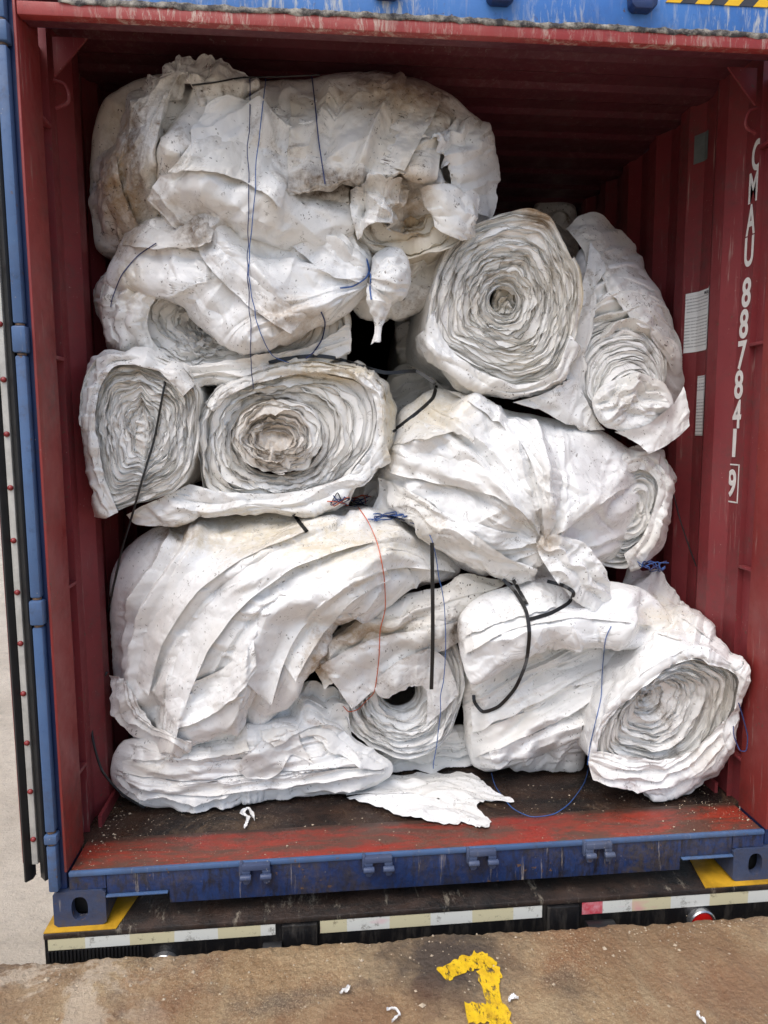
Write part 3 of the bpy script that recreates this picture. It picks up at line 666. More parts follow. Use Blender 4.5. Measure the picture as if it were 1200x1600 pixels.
def crumple(B, eps=0.06, levels=(4, 2, 1), iters=(60, 50, 30), seed=1, dmax=0.05, dmin=0.004, grav=0.0004, tether=0.03, amp=0.006, aniso=(1.0, 1.0)):
    """thin-film buckling: the sheet has slack (rest length > pattern length), cannot enter the body it wraps, and folds up"""
    rng = np.random.default_rng(seed); D = None; n, m = B.shape[:2]
    for li, (L, it) in enumerate(zip(levels, iters)):
        b = B[::L, ::L] if L > 1 else B
        N = normals(b); nn, mm = b.shape[:2]
        D = np.zeros_like(b) if D is None else up2(D, nn, mm)
        ii, jj = np.meshgrid(np.arange(nn)*L*0.09, np.arange(mm)*L*0.09, indexing='ij')
        k = 0.5+0.9*np.clip(noise2(ii+seed*7.3, jj+seed*3.1, seed, True), -0.5, 1)
        wl = (1.0, 0.30, 0.05)[li] if len(levels) > 2 else (1.0, 0.25)[li]
        X = b+D+N*rng.normal(0, 1, (nn, mm, 1))*amp*(1.6, 0.35, 0.0)[li]
        e = eps*wl*EPS
        Lu = np.linalg.norm(b[:, 1:]-b[:, :-1], axis=2)*(1+e*aniso[0]*k[:, 1:]); Lv = np.linalg.norm(b[1:]-b[:-1], axis=2)*(1+e*aniso[1]*k[1:])
        Ld = np.linalg.norm(b[1:, 1:]-b[:-1, :-1], axis=2)*(1+e*0.5*(aniso[0]+aniso[1])*k[1:, 1:]); Le = np.linalg.norm(b[1:, :-1]-b[:-1, 1:], axis=2)*(1+e*0.5*(aniso[0]+aniso[1])*k[1:, :-1])
        def pr(A, C, l, st):
            d = C-A; q = np.sqrt((d*d).sum(2))+1e-9; c = d*((q-l)/q*0.5*st)[..., None]; A += c; C -= c
        dm = dmax*(0.35+0.65*np.clip(0.5+0.9*noise2(ii*1.7+seed, jj*1.7+90, seed+5, True), 0, 1))
        for q in range(it):
            X[..., 2] -= grav
            for c in (0, 1):
                w_ = X[:, c::2]; z_ = X[:, c+1::2]; kk = min(w_.shape[1], z_.shape[1]); pr(w_[:, :kk], z_[:, :kk], Lu[:, c::2][:, :kk], 1)
                w_ = X[c::2]; z_ = X[c+1::2]; kk = min(len(w_), len(z_)); pr(w_[:kk], z_[:kk], Lv[c::2][:kk], 1)
                w_ = X[c::2, :-1]; z_ = X[c+1::2, 1:]; kk = min(len(w_), len(z_)); pr(w_[:kk], z_[:kk], Ld[c::2][:kk], 0.7)
                w_ = X[c::2, 1:]; z_ = X[c+1::2, :-1]; kk = min(len(w_), len(z_)); pr(w_[:kk], z_[:kk], Le[c::2][:kk], 0.7)
            dd = X-b; h = (dd*N).sum(2); T = dd-N*h[..., None]
            X = b+N*np.clip(h, -dmin, dm)[..., None]+T*(1-tether)
        D = X-b
    return b+D
def polydist(PX, PY, poly):
    poly = np.asarray(poly, float); best = np.full(PX.shape, 1e9); sgn = np.zeros(PX.shape); par = np.zeros(PX.shape); L = len(poly)-1
    for i in range(L):
        a, b = poly[i], poly[i+1]; ab = b-a; l2 = (ab**2).sum()
        t = ((PX-a[0])*ab[0]+(PY-a[1])*ab[1])/l2; tc = np.clip(t, 0, 1)
        dx = PX-a[0]-tc*ab[0]; dy = PY-a[1]-tc*ab[1]; d = np.hypot(dx, dy); s = np.sign(ab[0]*dy-ab[1]*dx)
        u = d < best; best[u] = d[u]; sgn[u] = s[u]
        w_ = 1/(d*d+90.0)**2; par += w_*(i+tc)/L; wsum = w_ if i == 0 else wsum+w_
    return best, sgn, par/wsum
def fold_field(PX, PY, folds):
    """height over the body: ('r', line, amp, w_left, w_right) a crest; ('p', line, spacing, amp, reach) a pack of pleats beside a line"""
    h = np.zeros(PX.shape)
    for k, f in enumerate(folds):
        if f[0] == 'f':      # film pulled along guide lines: sharp, uneven gathers running with them
            num = 0; den = 0; tt = 0
            for i, g_ in enumerate(f[1]):
                d, s, t = polydist(PX, PY, catmull(g_, 20)); w_ = 1/(d+3.0)**2; num = num+i*w_; den = den+w_; tt = tt+t*w_
            c = num/den*f[2]; t = tt/den
            wob = 0.3*noise2(t*3+k*13, c*0.7+20, 43+k, True)
            g_ = 1e-4
            for ax_ in (0, 1): g_ = np.maximum(g_, np.abs(np.gradient(c, axis=ax_))/(np.hypot(np.gradient(PX, axis=ax_), np.gradient(PY, axis=ax_))+0.05))
            cell = 1/g_            # pixels per gather: where gathers crowd together the small ones close up
            a = 0.8*noise1(c+wob+k*40+200, 53+k)*np.clip((cell-5)/8, 0.15, 1)+0.75*facet(c*1.7+wob+k*40, t*3.1, 54+k)*np.clip((cell/1.7-4)/6, 0, 1)+0.45*facet(c*4.1+k*40, t*6.5, 56+k)*np.clip((cell/4.1-3)/5, 0, 1)*np.clip(0.4+1.5*noise2(t*3+9, c*0.6+50, 55+k, True), 0, 1)
            fade = np.clip(np.minimum(c/f[2], len(f[1])-1-c/f[2])*2+1, 0.6, 1)
            h += 1.3*f[3]*a
            continue
        line = catmull(f[1], 24)
        d, s, t = polydist(PX, PY, line)
        if f[0] == 'r':
            wl, wr = max(f[3], 14, abs(f[2])*420*0.9), max(f[4], 14, abs(f[2])*420*0.9); d = np.sqrt(d*d+36)-6; w_ = np.where(s > 0, wr, wl)*(0.75+0.5*np.abs(noise1(t*6+k*9, 31)))
            end = np.clip(np.minimum(t, 1-t)*6+0.15, 0, 1)
            prof = np.maximum(0, 1-d/(1.9*w_))**1.5
            h += f[2]*prof*end
        else:
            sp, am, reach = f[2:5]
            fall = np.clip(1-d/reach, 0, 1)**0.5*np.clip(np.minimum(t, 1-t)*9, 0, 1)
            wob = noise2(t*7+k*13, d/sp*0.4, 41+k, True)*0.9
            h += am*fall*(noise1(d*s/sp+wob+k*50+100, 51+k)*0.7+0.3*noise1(d*s/sp*2.3+wob+k*50+100, 61+k))
    return h
def dome_grid(outline, center, n, m, yrim, bulge, back=0.3, p=2.2, q=1.7, tilt=(0, 0)):
    o = catmull(outline, 400, True); c = np.array(center, float)
    ang = np.arctan2(o[:, 1]-c[1], o[:, 0]-c[0]); rad = np.hypot(*(o-c).T)
    bins = np.linspace(-np.pi, np.pi, 361); rb = np.zeros(361)
    for i in range(400):
        a0, a1, r0, r1 = ang[i], ang[(i+1) % 400], rad[i], rad[(i+1) % 400]
        da = (a1-a0+np.pi) % (2*np.pi)-np.pi
        for t in np.linspace(0, 1, 6):
            a = (a0+da*t+np.pi) % (2*np.pi)-np.pi; j = int(round((a+np.pi)/(2*np.pi)*360)); r_ = r0+(r1-r0)*t
            rb[j] = max(rb[j], r_)
    rb[0] = rb[360] = max(rb[0], rb[360])
    z = rb > 0; rb = np.interp(bins, bins[z], rb[z])
    for _ in range(3): rb = np.r_[rb[-2], rb[:-1]]*0.25+rb*0.5+np.r_[rb[1:], rb[1]]*0.25; rb[0] = rb[360] = 0.5*(rb[0]+rb[360])
    u = np.linspace(-1, 1, m)[None, :]*np.ones((n, 1)); v = np.linspace(-1, 1, n)[:, None]*np.ones((1, m))
    x = u*np.sqrt(1-v*v/2); y = v*np.sqrt(1-u*u/2); rho = np.hypot(x, y); ph = np.arctan2(y, x)
    RO = np.interp(ph, bins, rb); rho = rho*1.10
    rin = np.minimum(rho, 1.0); ex = np.maximum(rho-1, 0)/0.10
    rr = rin-0.06*ex**2
    PX = c[0]+rr*RO*np.cos(ph); PY = c[1]+rr*RO*np.sin(ph)
    Y = yrim-bulge*(1-rin**p)**(1/q)+ex*back+tilt[0]*(PX-c[0])/100+tilt[1]*(PY-c[1])/100
    return PX, PY, Y, np.clip((1-rin)*5+0.12, 0.12, 1)
def creases(PX, PY, fac, seed):
    h = 0
    for k, (sz, am) in enumerate(fac):
        a = 0.6*noise1(np.array(seed*3.7+k), 17); ca, sa = math.cos(a*3), math.sin(a*3)
        U = (PX*ca+PY*sa)/sz; V = (PY*ca-PX*sa)/(sz*0.62)
        mk = np.clip(0.65+1.2*noise2(U*0.45+seed, V*0.45+30, seed+140+k), 0.15, 1.3)
        h = h+am*mk*facet(U+seed*5.3, V+seed*2.1, seed+150+k)
    return h
FAC = ((95, 0.044), (40, 0.027), (16, 0.0085))
def spacing(G): return np.linalg.norm(G[1:]-G[:-1], axis=2).mean()
def bundle(name, parent, mat, outline, center, yrim, bulge, size=(121, 161), folds=(), eps=0.06, seed=1, dmax=0.045, back=0.3, p=2.2, q=1.7, tilt=(0, 0), smooth=24, levels=(4, 2, 1), aniso=(1, 1), grav=0.0004, fac=FAC):
    n, m = 2*size[0]-1, 2*size[1]-1; PX, PY, Y, K = dome_grid(outline, center, n, m, yrim, bulge, back, p, q, tilt)
    B = atY(PX, PY, Y); N = normals(B)
    C = crumple(B[::2, ::2], eps, seed=seed, dmax=dmax, levels=levels[:-1], aniso=aniso, grav=grav)
    D = up2(C-B[::2*levels[-2], ::2*levels[-2]], n, m)
    X = B+N*(K*(fold_field(PX, PY, folds)+creases(PX, PY, fac, seed)))[..., None]+D
    X[..., 2] = np.maximum(X[..., 2], ZS+0.002+0.004*np.random.default_rng(seed).random(X.shape[:2]))
    return grid_obj(name, X, mat, parent, smooth)
def loft(name, parent, mat, curves, size=(61, 121), folds=(), eps=0.05, seed=1, dmax=0.03, dmin=0.02, hug=0.012, smooth=24, levels=(4, 2, 1), grav=0.0003, aniso=(1, 1), ragged=0.0, fac=((60, 0.020), (26, 0.014), (11, 0.005))):
    """sheet through measured lines; every point is (pixel x, pixel y, depth into the container in metres)"""
    n, m = 2*size[0]-1, 2*size[1]-1
    C = np.array([catmull(c, m) for c in curves])
    G = np.stack([catmull(C[:, j], n) for j in range(m)], 1)
    if ragged:
        e = ragged*(2.0*noise1(np.arange(m)*0.07+seed*17, 71, True)+0.5*noise1(np.arange(m)*0.25+seed*17, 72)); k = np.linspace(0, 1, n)[:, None]**6
        G[..., 1] += k*e[None, :]
    B = atY(G[..., 0], G[..., 1], G[..., 2]); N = normals(B)
    S0 = B; B = B+N*(fold_field(G[..., 0], G[..., 1], folds)+creases(G[..., 0], G[..., 1], fac, seed))[..., None]
    if hug and parent.name in BODY:      # lie on the thing it wraps, never inside it
        tree = BVHTree.FromPolygons([tuple(v) for v in np.concatenate([a for a, b in BODY[parent.name]])], [tuple(f) for f in np.concatenate([b for a, b in BODY[parent.name]])])
        b2 = B[::2, ::2]; pull = np.zeros(b2.shape[:2]); o_ = Vector(CAM)
        for i in range(b2.shape[0]):
            for j in range(b2.shape[1]):
                d = b2[i, j]-CAM; L = np.linalg.norm(d); hit = tree.ray_cast(o_, Vector(d/L))
                hg = hug if not isinstance(hug, tuple) else np.interp(i/(b2.shape[0]-1), [0, 0.35, 1], hug)
                if hit[0] is not None and hit[3] < L+hg: pull[i, j] = L-(hit[3]-hg)
        for _ in range(0 if isinstance(hug, tuple) else 7):                 # spread the lift so the sheet stays taut over what is under it
            q = pull.copy(); q[1:-1] = np.maximum(q[1:-1], 0.5*(pull[:-2]+pull[2:])); q[:, 1:-1] = np.maximum(q[:, 1:-1], 0.5*(pull[:, :-2]+pull[:, 2:])); pull = q
        for _ in range(5):
            q = pull.copy(); q[1:-1] = 0.25*(pull[:-2]+pull[2:])+0.5*pull[1:-1]; pull = q.copy(); q[:, 1:-1] = 0.25*(pull[:, :-2]+pull[:, 2:])+0.5*pull[:, 1:-1]; pull = q
        pull = up2(pull[..., None], n, m)
        d = B-CAM; L = np.linalg.norm(d, axis=2)[..., None]; B = CAM+d/L*(L-pull); dmin = min(dmin, 0.004)
    C = crumple(S0[::2, ::2], eps, seed=seed, dmax=dmax, dmin=dmin, levels=levels[:-1], grav=grav, aniso=aniso)
    X = B+up2(C-S0[::2*levels[-2], ::2*levels[-2]], n, m)
    X[..., 2] = np.maximum(X[..., 2], ZS+0.003)
    return grid_obj(name, X, mat, parent, smooth)
def roll(name, parent, mat, outline, core, core_r, yf, turns, seed=1, length=0.8, gap=0.75, edge=0.018, dish=0.0, crimp=0.45, fine=0.35, step=0.0065, tele=(0, 0, 0), corepow=1.0, axis=(0, 1, 0), thick=None, outer_len=None, coremap=1.0, smooth=34, dents=1.0, f0=0.0, depth0=0.011, lean_y=0.0):
    """spiral-wound film seen on its end: layers follow the outline, crimped and uneven, their edges not flush"""
    rng = np.random.default_rng(seed)
    o = catmull(outline, 500, True); Yo = yf+lean_y*(o[:, 1]-core[1])/100; W = atY(o[:, 0], o[:, 1], Yo)[:, [0, 2]]
    cc = atY(core[0], core[1], yf)[[0, 2]]; ctr = W.mean(0)
    cr = np.array(core_r, float)*np.linalg.norm(atY(core[0]+1, core[1], yf)-atY(core[0], core[1], yf))
    ang = np.arctan2(W[:, 1]-cc[1], W[:, 0]-cc[0]); rad = np.hypot(*(W-cc).T); s_ = np.argsort(ang)
    def Rf(a): a = (a+np.pi) % (2*np.pi)-np.pi; return np.interp(a, np.r_[ang[s_]-2*np.pi, ang[s_], ang[s_]+2*np.pi], np.tile(rad[s_], 3))
    meanR = rad.mean(); total = turns*2*np.pi*meanR*0.62; n = int(total/step)
    t = np.linspace(0, 1, n)
    T0 = t**0.72*turns; tau = T0/turns                               # turn index, roughly even along the film
    g = np.exp(rng.normal(0, gap, int(turns)+3)); cum = np.r_[0, np.cumsum(g[:int(turns)+2])]; frac = np.interp(T0, np.arange(len(cum)), cum); frac /= frac[-1]
    frac = f0+(1-f0)*frac
    frac = frac**coremap
    ph = 2*np.pi*T0+rng.uniform(0, 6)
    rcore = cr[0]*cr[1]/np.sqrt((cr[1]*np.cos(ph))**2+(cr[0]*np.sin(ph))**2)
    RO = Rf(ph); sp = (meanR-cr.mean())/turns
    arc = np.cumsum(np.r_[0, np.full(n-1, total/n)])
    eoff = edge*(0.5*noise1(T0*0.9+seed*11, seed+81)+0.6*noise1(arc*5, seed+82)+0.35*noise1(arc*17, seed+83))
    lean = noise1(T0*0.8+seed*5, seed+84)*1.2+noise1(arc*4, seed+85)*0.8
    ax = np.array(axis, float); ax /= np.linalg.norm(ax)
    taper = np.clip(np.minimum(frac*4, (1-frac)*4+0.25), 0, 1)
    def radius(dk, fl=1.0):
        cr1 = noise2(ph*2.1+seed*20+dk*3, frac*3+seed, seed+86)+0.7*noise2(ph*4.7+seed*30, frac*5+dk*4, seed+87)+0.35*noise2(ph*11+seed*30, frac*9+dk*4, seed+97)
        fn = noise2(arc*16+100, np.full(n, dk*14+50), seed+88)+0.7*noise2(arc*38+100, np.full(n, dk*22+50), seed+89)
        return rcore+(RO-rcore)*frac+meanR*0.035*dents*cr1*crimp*taper+sp*fine*fn+sp*0.55*lean*math.exp(-dk/0.03)*taper*fl
    close = depth0*(1.0+0.7*noise1(arc*3.1+seed, seed+90)+0.4*noise1(arc*11+seed, seed+93))
    nxt = np.interp(T0+1, T0, t)                      # the same place one turn further out
    last = T0+1 > turns
    G = []
    def put(rr, y, fr):
        f2 = np.clip((tau-0.15)/0.85, 0, 1)
        P = np.stack([cc[0]+rr*np.cos(ph), np.full(n, yf), cc[1]+rr*np.sin(ph)], 1)
        G.append(P+np.outer(y+eoff+dish*(1-fr)**2, ax)+np.outer(f2, np.array(tele)))
    for dp in (0, 0.006, 0.5, 1.0):
        d_ = dp if dp < 0.1 else close*dp
        put(radius(dp if dp < 0.1 else 0.03*dp), d_, frac)
    # between two layers lie more layers, set back from the edges
    r3 = radius(0.034); rn = np.interp(nxt, t, r3); fn_ = np.interp(nxt, t, frac)
    en = np.interp(nxt, t, eoff+close+dish*(1-frac)**2)
    for w_ in (0.5, 1.0):
        rm = r3*(1-w_)+rn*w_+sp*0.25*noise1(arc*22+seed, seed+94)*(1-w_)
        ym = (eoff+close+dish*(1-frac)**2)*(1-w_)+en*w_-(0.35*close if w_ == 0.5 else 0)-eoff-dish*(1-(frac*(1-w_)+fn_*w_))**2
        put(np.where(last, r3, rm), np.where(last, 0.12*w_*2, ym), np.where(last, frac, frac*(1-w_)+fn_*w_))
    if length > 0.3: put(np.where(last, r3, rn), np.where(last, length, ym+0.002), np.where(last, frac, fn_))
    G = np.array(G)
    if lean_y: kz = np.polyfit(W[:, 1]-cc[1], Yo-yf, 1)[0]; G[..., 1] += kz*(G[..., 2]-cc[1])
    G[..., 2] = np.maximum(G[..., 2], ZS+0.002)
    return grid_obj(name, G, mat, parent, smooth)
def lip(parent, mat, top, low, lift=0.03, seed=1, name='overlapping_fold', fac=((50, 0.010), (22, 0.007), (10, 0.0025))):
    """a fold of film lying on its bundle, its lower edge standing free"""
    a = catmull(top, 9); b = catmull(low, 9); Yb = np.full((9, 1), 0.75)
    rows = [np.c_[a*(1-f)+b*f, Yb] for f in (0, 0.35, 0.7, 1)]
    return loft(name, parent, mat, rows, (21, 93), eps=0.04, seed=seed, dmax=0.01, dmin=0.004, hug=(-0.006, lift*0.45, lift), fac=fac, ragged=1.0)
def base_pt(px, py, Y): p = atY(px, py, Y); return (p[0], p[1], p[2])
GROUP = None

# ---------- upper left: big crumpled bundle lying across the top
t1 = thing('film_bundle', 'largest crumpled white bundle, lying across the top left under the container roof', 'plastic bundle', base_pt(450, 390, 0.7))
bundle('wrapped_body', t1, M['sheet_dirty'], [(137, 300), (142, 205), (160, 155), (215, 120), (270, 112), (330, 132), (400, 122), (470, 120), (530, 114), (580, 112), (640, 122), (700, 142), (740, 178), (768, 205), (776, 240), (772, 320), (750, 365), (690, 395), (600, 420), (450, 425), (250, 410), (155, 385), (140, 350)],
       (450, 265), 0.52, 0.20, (137, 217), tilt=(0, 0.05), fac=((120, 0.06), (52, 0.034), (19, 0.011)), eps=0.06, seed=11, dmax=0.05, folds=[('f', [[(190, 400), (180, 260), (250, 110)], [(330, 410), (320, 260), (370, 125)], [(450, 415), (450, 280), (480, 122)], [(580, 400), (600, 260), (600, 115)], [(720, 370), (740, 260), (710, 150)]], 2.2, 0.028),
       ('r', [(235, 330), (300, 220), (345, 170), (360, 150)], 0.06, 70, 10), ('r', [(330, 340), (390, 240), (440, 150)], 0.04, 30, 25), ('r', [(235, 335), (320, 245), (420, 300)], 0.045, 26, 30),
       ('r', [(440, 330), (470, 240), (490, 130)], 0.03, 25, 30), ('r', [(300, 400), (360, 320), (420, 270), (450, 250)], 0.04, 30, 24), ('r', [(700, 360), (750, 260), (745, 200)], 0.04, 22, 22)])
loft('arched_sheet', t1, M['sheet_dirty'], [
    [(145, 382, .62), (138, 300, .50), (146, 240, .45), (172, 185, .41), (212, 125, .37), (262, 92, .34), (330, 96, .36), (405, 121, .38)],
    [(180, 385, .54), (165, 310, .40), (172, 240, .31), (195, 185, .30), (228, 130, .29), (263, 84, .30), (320, 86, .31), (405, 120, .34)],
    [(232, 385, .50), (210, 310, .36), (210, 240, .26), (223, 185, .25), (246, 135, .25), (277, 96, .26), (326, 118, .26), (404, 121, .31)],
    [(252, 360, .48), (236, 310, .36), (238, 250, .25), (246, 205, .24), (260, 150, .24), (286, 112, .26), (326, 160, .26), (402, 123, .32)],
    [(250, 350, .50), (242, 300, .38), (248, 250, .31), (256, 205, .30), (267, 155, .30), (292, 118, .31), (330, 163, .30), (400, 124, .34)]],
    (65, 137), eps=0.07, seed=12, dmax=0.03, hug=0, folds=[('f', [[(160, 370), (150, 240), (215, 125), (300, 88)], [(200, 370), (190, 240), (235, 140), (280, 90)], [(245, 340), (225, 240), (255, 140), (285, 105)]], 5, 0.016)])
loft('front_sheet', t1, M['sheet'], [
    [(338, 136, .46), (370, 130, .46), (420, 128, .47), (480, 126, .48), (560, 125, .50)],
    [(300, 235, .30), (350, 215, .285), (420, 225, .285), (490, 240, .30), (560, 240, .34)],
    [(256, 278, .29), (315, 292, .26), (390, 304, .25), (470, 320, .27), (550, 330, .33)],
    [(230, 306, .30), (275, 352, .33), (350, 380, .36), (450, 402, .40), (545, 412, .46)]], (69, 97), eps=0.05, seed=17, dmax=0.015, fac=((90, 0.05), (44, 0.030), (17, 0.008)), folds=[('r', [(300, 340), (350, 260), (440, 200)], 0.035, 24, 22), ('r', [(440, 350), (410, 230), (400, 140)], 0.03, 24, 20), ('r', [(320, 360), (420, 300), (470, 250)], 0.03, 20, 24), ('r', [(260, 300), (340, 300), (440, 380)], 0.025, 20, 24)])
loft('hanging_flap', t1, M['sheet_dirty'], [
    [(452, 128, .43), (520, 117, .43), (580, 115, .43), (640, 125, .43), (700, 146, .45)],
    [(450, 180, .32), (520, 160, .30), (590, 160, .30), (650, 170, .30), (705, 190, .34)],
    [(446, 240, .27), (510, 225, .24), (590, 215, .23), (650, 222, .23), (690, 235, .27)],
    [(447, 298, .26), (500, 288, .23), (560, 268, .215), (625, 264, .21), (682, 268, .25)],
    [(452, 302, .30), (505, 292, .27), (560, 272, .26), (622, 267, .27), (680, 268, .30)]],
    (61, 105), eps=0.06, seed=13, dmax=0.035, folds=[('f', [[(450, 290), (455, 210), (480, 130)], [(520, 285), (560, 200), (600, 120)], [(600, 262), (620, 190), (660, 140)], [(680, 262), (690, 200), (695, 150)]], 1.6, 0.022)])
lip(t1, M['sheet'], [(300, 215), (355, 205), (420, 235), (450, 275)], [(262, 268), (330, 262), (395, 285), (440, 320)], 0.03, 171)
lip(t1, M['sheet_dirty'], [(640, 130), (620, 170), (600, 215), (590, 250)], [(690, 150), (672, 190), (650, 228), (632, 262)], 0.025, 172)
lip(t1, M['sheet_dirty'], [(150, 240), (160, 300), (185, 350), (215, 380)], [(180, 230), (190, 290), (212, 340), (240, 372)], 0.02, 173)
loft('torn_flap', t1, M['sheet'], [
    [(742, 178, .50), (768, 205, .52), (778, 260, .54), (772, 340, .56)],
    [(715, 185, .40), (735, 200, .37), (750, 255, .37), (748, 330, .40)],
    [(690, 200, .34), (700, 218, .31), (722, 262, .31), (728, 318, .35)],
    [(664, 212, .31), (690, 240, .28), (700, 268, .31), (716, 300, .37)]],
    (45, 61), eps=0.10, seed=14, dmax=0.03, folds=[('p', [(665, 215), (700, 215), (740, 190)], 14, 0.02, 50)], ragged=9)
roll('rolled_end', t1, M['roll_dirty'], [(545, 318), (560, 285), (600, 268), (650, 268), (705, 290), (742, 312), (738, 350), (700, 385), (640, 400), (580, 385), (555, 355)], (640, 312), (10, 8), 0.31, 9, seed=15, length=0.5, gap=0.9, edge=0.04, crimp=2.2, fine=0.6, dish=0.09)
loft('corner_flap', t1, M['sheet'], [
    [(655, 292, .30), (690, 284, .29), (730, 288, .31), (750, 300, .35)], [(665, 318, .275), (700, 322, .26), (730, 325, .285), (744, 335, .34)], [(680, 350, .29), (705, 366, .28), (722, 372, .30), (738, 365, .36)]], (33, 45), eps=0.06, seed=19, dmax=0.015, fac=((40, 0.03), (18, 0.012)))
loft('swirl_fold', t1, M['sheet'], [
    [(548, 300, .32), (565, 278, .30), (590, 268, .29), (618, 270, .29), (640, 285, .31)],
    [(552, 330, .28), (575, 305, .26), (598, 298, .25), (615, 305, .26), (628, 320, .29)],
    [(560, 372, .29), (582, 350, .27), (600, 345, .265), (612, 350, .28), (618, 360, .31)]], (33, 49), eps=0.06, seed=20, dmax=0.015, fac=((36, 0.03), (17, 0.014)), folds=[('p', [(550, 370), (590, 355), (625, 355)], 16, 0.0, 10), ('f', [[(555, 375), (555, 300)], [(580, 360), (590, 275)], [(612, 352), (632, 285)]], 2.5, 0.025)])
bundle('lower_bulge', t1, M['sheet'], [(545, 330), (590, 330), (640, 355), (690, 375), (695, 410), (680, 455), (630, 488), (570, 492), (540, 450)], (620, 420), 0.52, 0.14, (73, 81), eps=0.05, seed=16, folds=[('f', [[(550, 480), (620, 470), (690, 400)], [(550, 430), (620, 420), (690, 370)]], 3, 0.02)])

# ---------- second bundle, tied with a knot on its right end
t2 = thing('film_bundle', 'white roll under a loose sheet whose right end is knotted with blue twine', 'plastic bundle', base_pt(350, 590, 0.5))
roll('rolled_film', t2, M['roll'], [(149, 462), (165, 420), (205, 390), (300, 372), (420, 400), (530, 455), (552, 510), (530, 548), (470, 566), (400, 580), (330, 596), (280, 596), (205, 556), (163, 522)], (312, 505), (7, 5), 0.40, 26, seed=21, length=1.2, gap=0.6, edge=0.03, crimp=1.2, fine=0.6, dish=0.12)
loft('side_wrap', t2, M['sheet'], [
    [(205, 352, .50), (175, 395, .50), (152, 440, .52), (146, 470, .55), (160, 520, .58), (200, 552, .60)],
    [(235, 385, .40), (205, 410, .39), (178, 445, .38), (168, 475, .39), (178, 515, .42), (215, 552, .45)],
    [(250, 430, .36), (228, 440, .345), (208, 462, .34), (203, 490, .35), (215, 520, .37), (250, 560, .39)],
    [(262, 452, .36), (246, 458, .36), (232, 475, .37), (228, 500, .38), (238, 528, .39), (270, 560, .40)]],
    (49, 89), eps=0.08, seed=22, dmax=0.025, folds=[('p', [(215, 430), (185, 470), (200, 540)], 11, 0.014, 50)])
bundle('loose_sheet', t2, M['sheet_clean'], [(165, 430), (185, 385), (204, 352), (255, 338), (310, 322), (350, 335), (400, 320), (450, 310), (515, 288), (555, 335), (584, 383), (577, 435), (545, 478), (505, 498), (470, 512), (432, 532), (400, 545), (355, 535), (325, 508), (290, 474), (262, 455), (225, 445), (190, 445)],
       (400, 420), 0.40, 0.09, (121, 169), tilt=(0, -0.06), fac=((120, 0.038), (48, 0.024), (17, 0.008)), eps=0.055, seed=23, dmax=0.04, back=0.12, p=2.6, q=1.5, folds=[('f', [[(577, 425), (500, 330), (450, 312)], [(577, 428), (430, 370), (220, 350)], [(577, 430), (430, 440), (200, 420)], [(577, 433), (500, 480), (420, 530)]], 2.6, 0.022),
       ('r', [(215, 352), (290, 330), (330, 345), (345, 380), (400, 430), (455, 490)], 0.05, 16, 46), ('r', [(320, 335), (345, 385), (440, 460), (540, 470)], 0.03, 40, 12),
       ('r', [(450, 312), (500, 350), (560, 420)], 0.03, 26, 20), ('r', [(515, 292), (545, 360), (572, 420)], 0.03, 20, 20), ('r', [(200, 372), (260, 382), (320, 375)], 0.035, 20, 10),
       ('r', [(575, 425), (520, 440), (440, 400)], 0.025, 20, 24), ('r', [(572, 430), (530, 462), (470, 480)], 0.02, 14, 18), ('r', [(572, 425), (530, 390), (470, 350)], 0.02, 16, 22)])
lip(t2, M['sheet_clean'], [(330, 328), (346, 378), (405, 438), (480, 488)], [(300, 350), (318, 402), (382, 468), (455, 518)], 0.03, 28)
lip(t2, M['sheet_clean'], [(450, 312), (490, 345), (530, 392), (568, 424)], [(415, 335), (455, 378), (508, 422), (564, 436)], 0.022, 29)
lip(t2, M['sheet_dirty'], [(205, 352), (255, 340), (312, 330), (335, 350)], [(190, 378), (245, 384), (305, 382), (330, 372)], 0.03, 30)
bundle('knotted_end', t2, M['sheet'], [(577, 428), (582, 398), (605, 382), (628, 386), (641, 408), (638, 448), (618, 470), (592, 474), (580, 455)], (607, 428), 0.33, 0.09, (57, 57), eps=0.06, seed=24, dmax=0.012, back=0.06, levels=(2, 1, 1), fac=((34, 0.012), (15, 0.006)), folds=[('f', [[(577, 430), (600, 390), (630, 388)], [(577, 430), (610, 420), (640, 420)], [(577, 430), (600, 460), (625, 465)]], 2.2, 0.010)])
loft('knot_tail', t2, M['sheet'], [
    [(573, 436, .33), (576, 460, .30), (583, 500, .29), (586, 534, .30)], [(590, 450, .27), (592, 470, .265), (592, 500, .27), (588, 530, .285)], [(612, 466, .29), (608, 478, .29), (602, 500, .285), (590, 528, .29)]],
    (25, 45), eps=0.08, seed=25, dmax=0.012, levels=(2, 1, 1))
loft('lower_layers', t2, M['roll'], [
    [(250, 560, .40), (300, 565, .37), (400, 552, .37), (480, 540, .38), (546, 500, .42)],
    [(262, 575, .38), (320, 578, .35), (400, 568, .355), (480, 553, .37), (548, 525, .41)],
    [(272, 590, .38), (330, 590, .36), (400, 582, .37), (470, 566, .39), (545, 545, .43)],
    [(280, 606, .41), (330, 600, .42), (400, 590, .43), (470, 575, .44), (540, 558, .47)]],
    (41, 121), eps=0.07, seed=26, dmax=0.02, folds=[('p', [(260, 580), (400, 575), (548, 530)], 7, 0.018, 60)])
bundle('dangling_scrap', t2, M['sheet'], [(253, 572), (270, 562), (292, 568), (298, 585), (288, 600), (270, 604), (258, 592)], (275, 584), 0.375, 0.05, (33, 33), eps=0.12, seed=27, dmax=0.015, levels=(2, 1, 1), back=0.04)

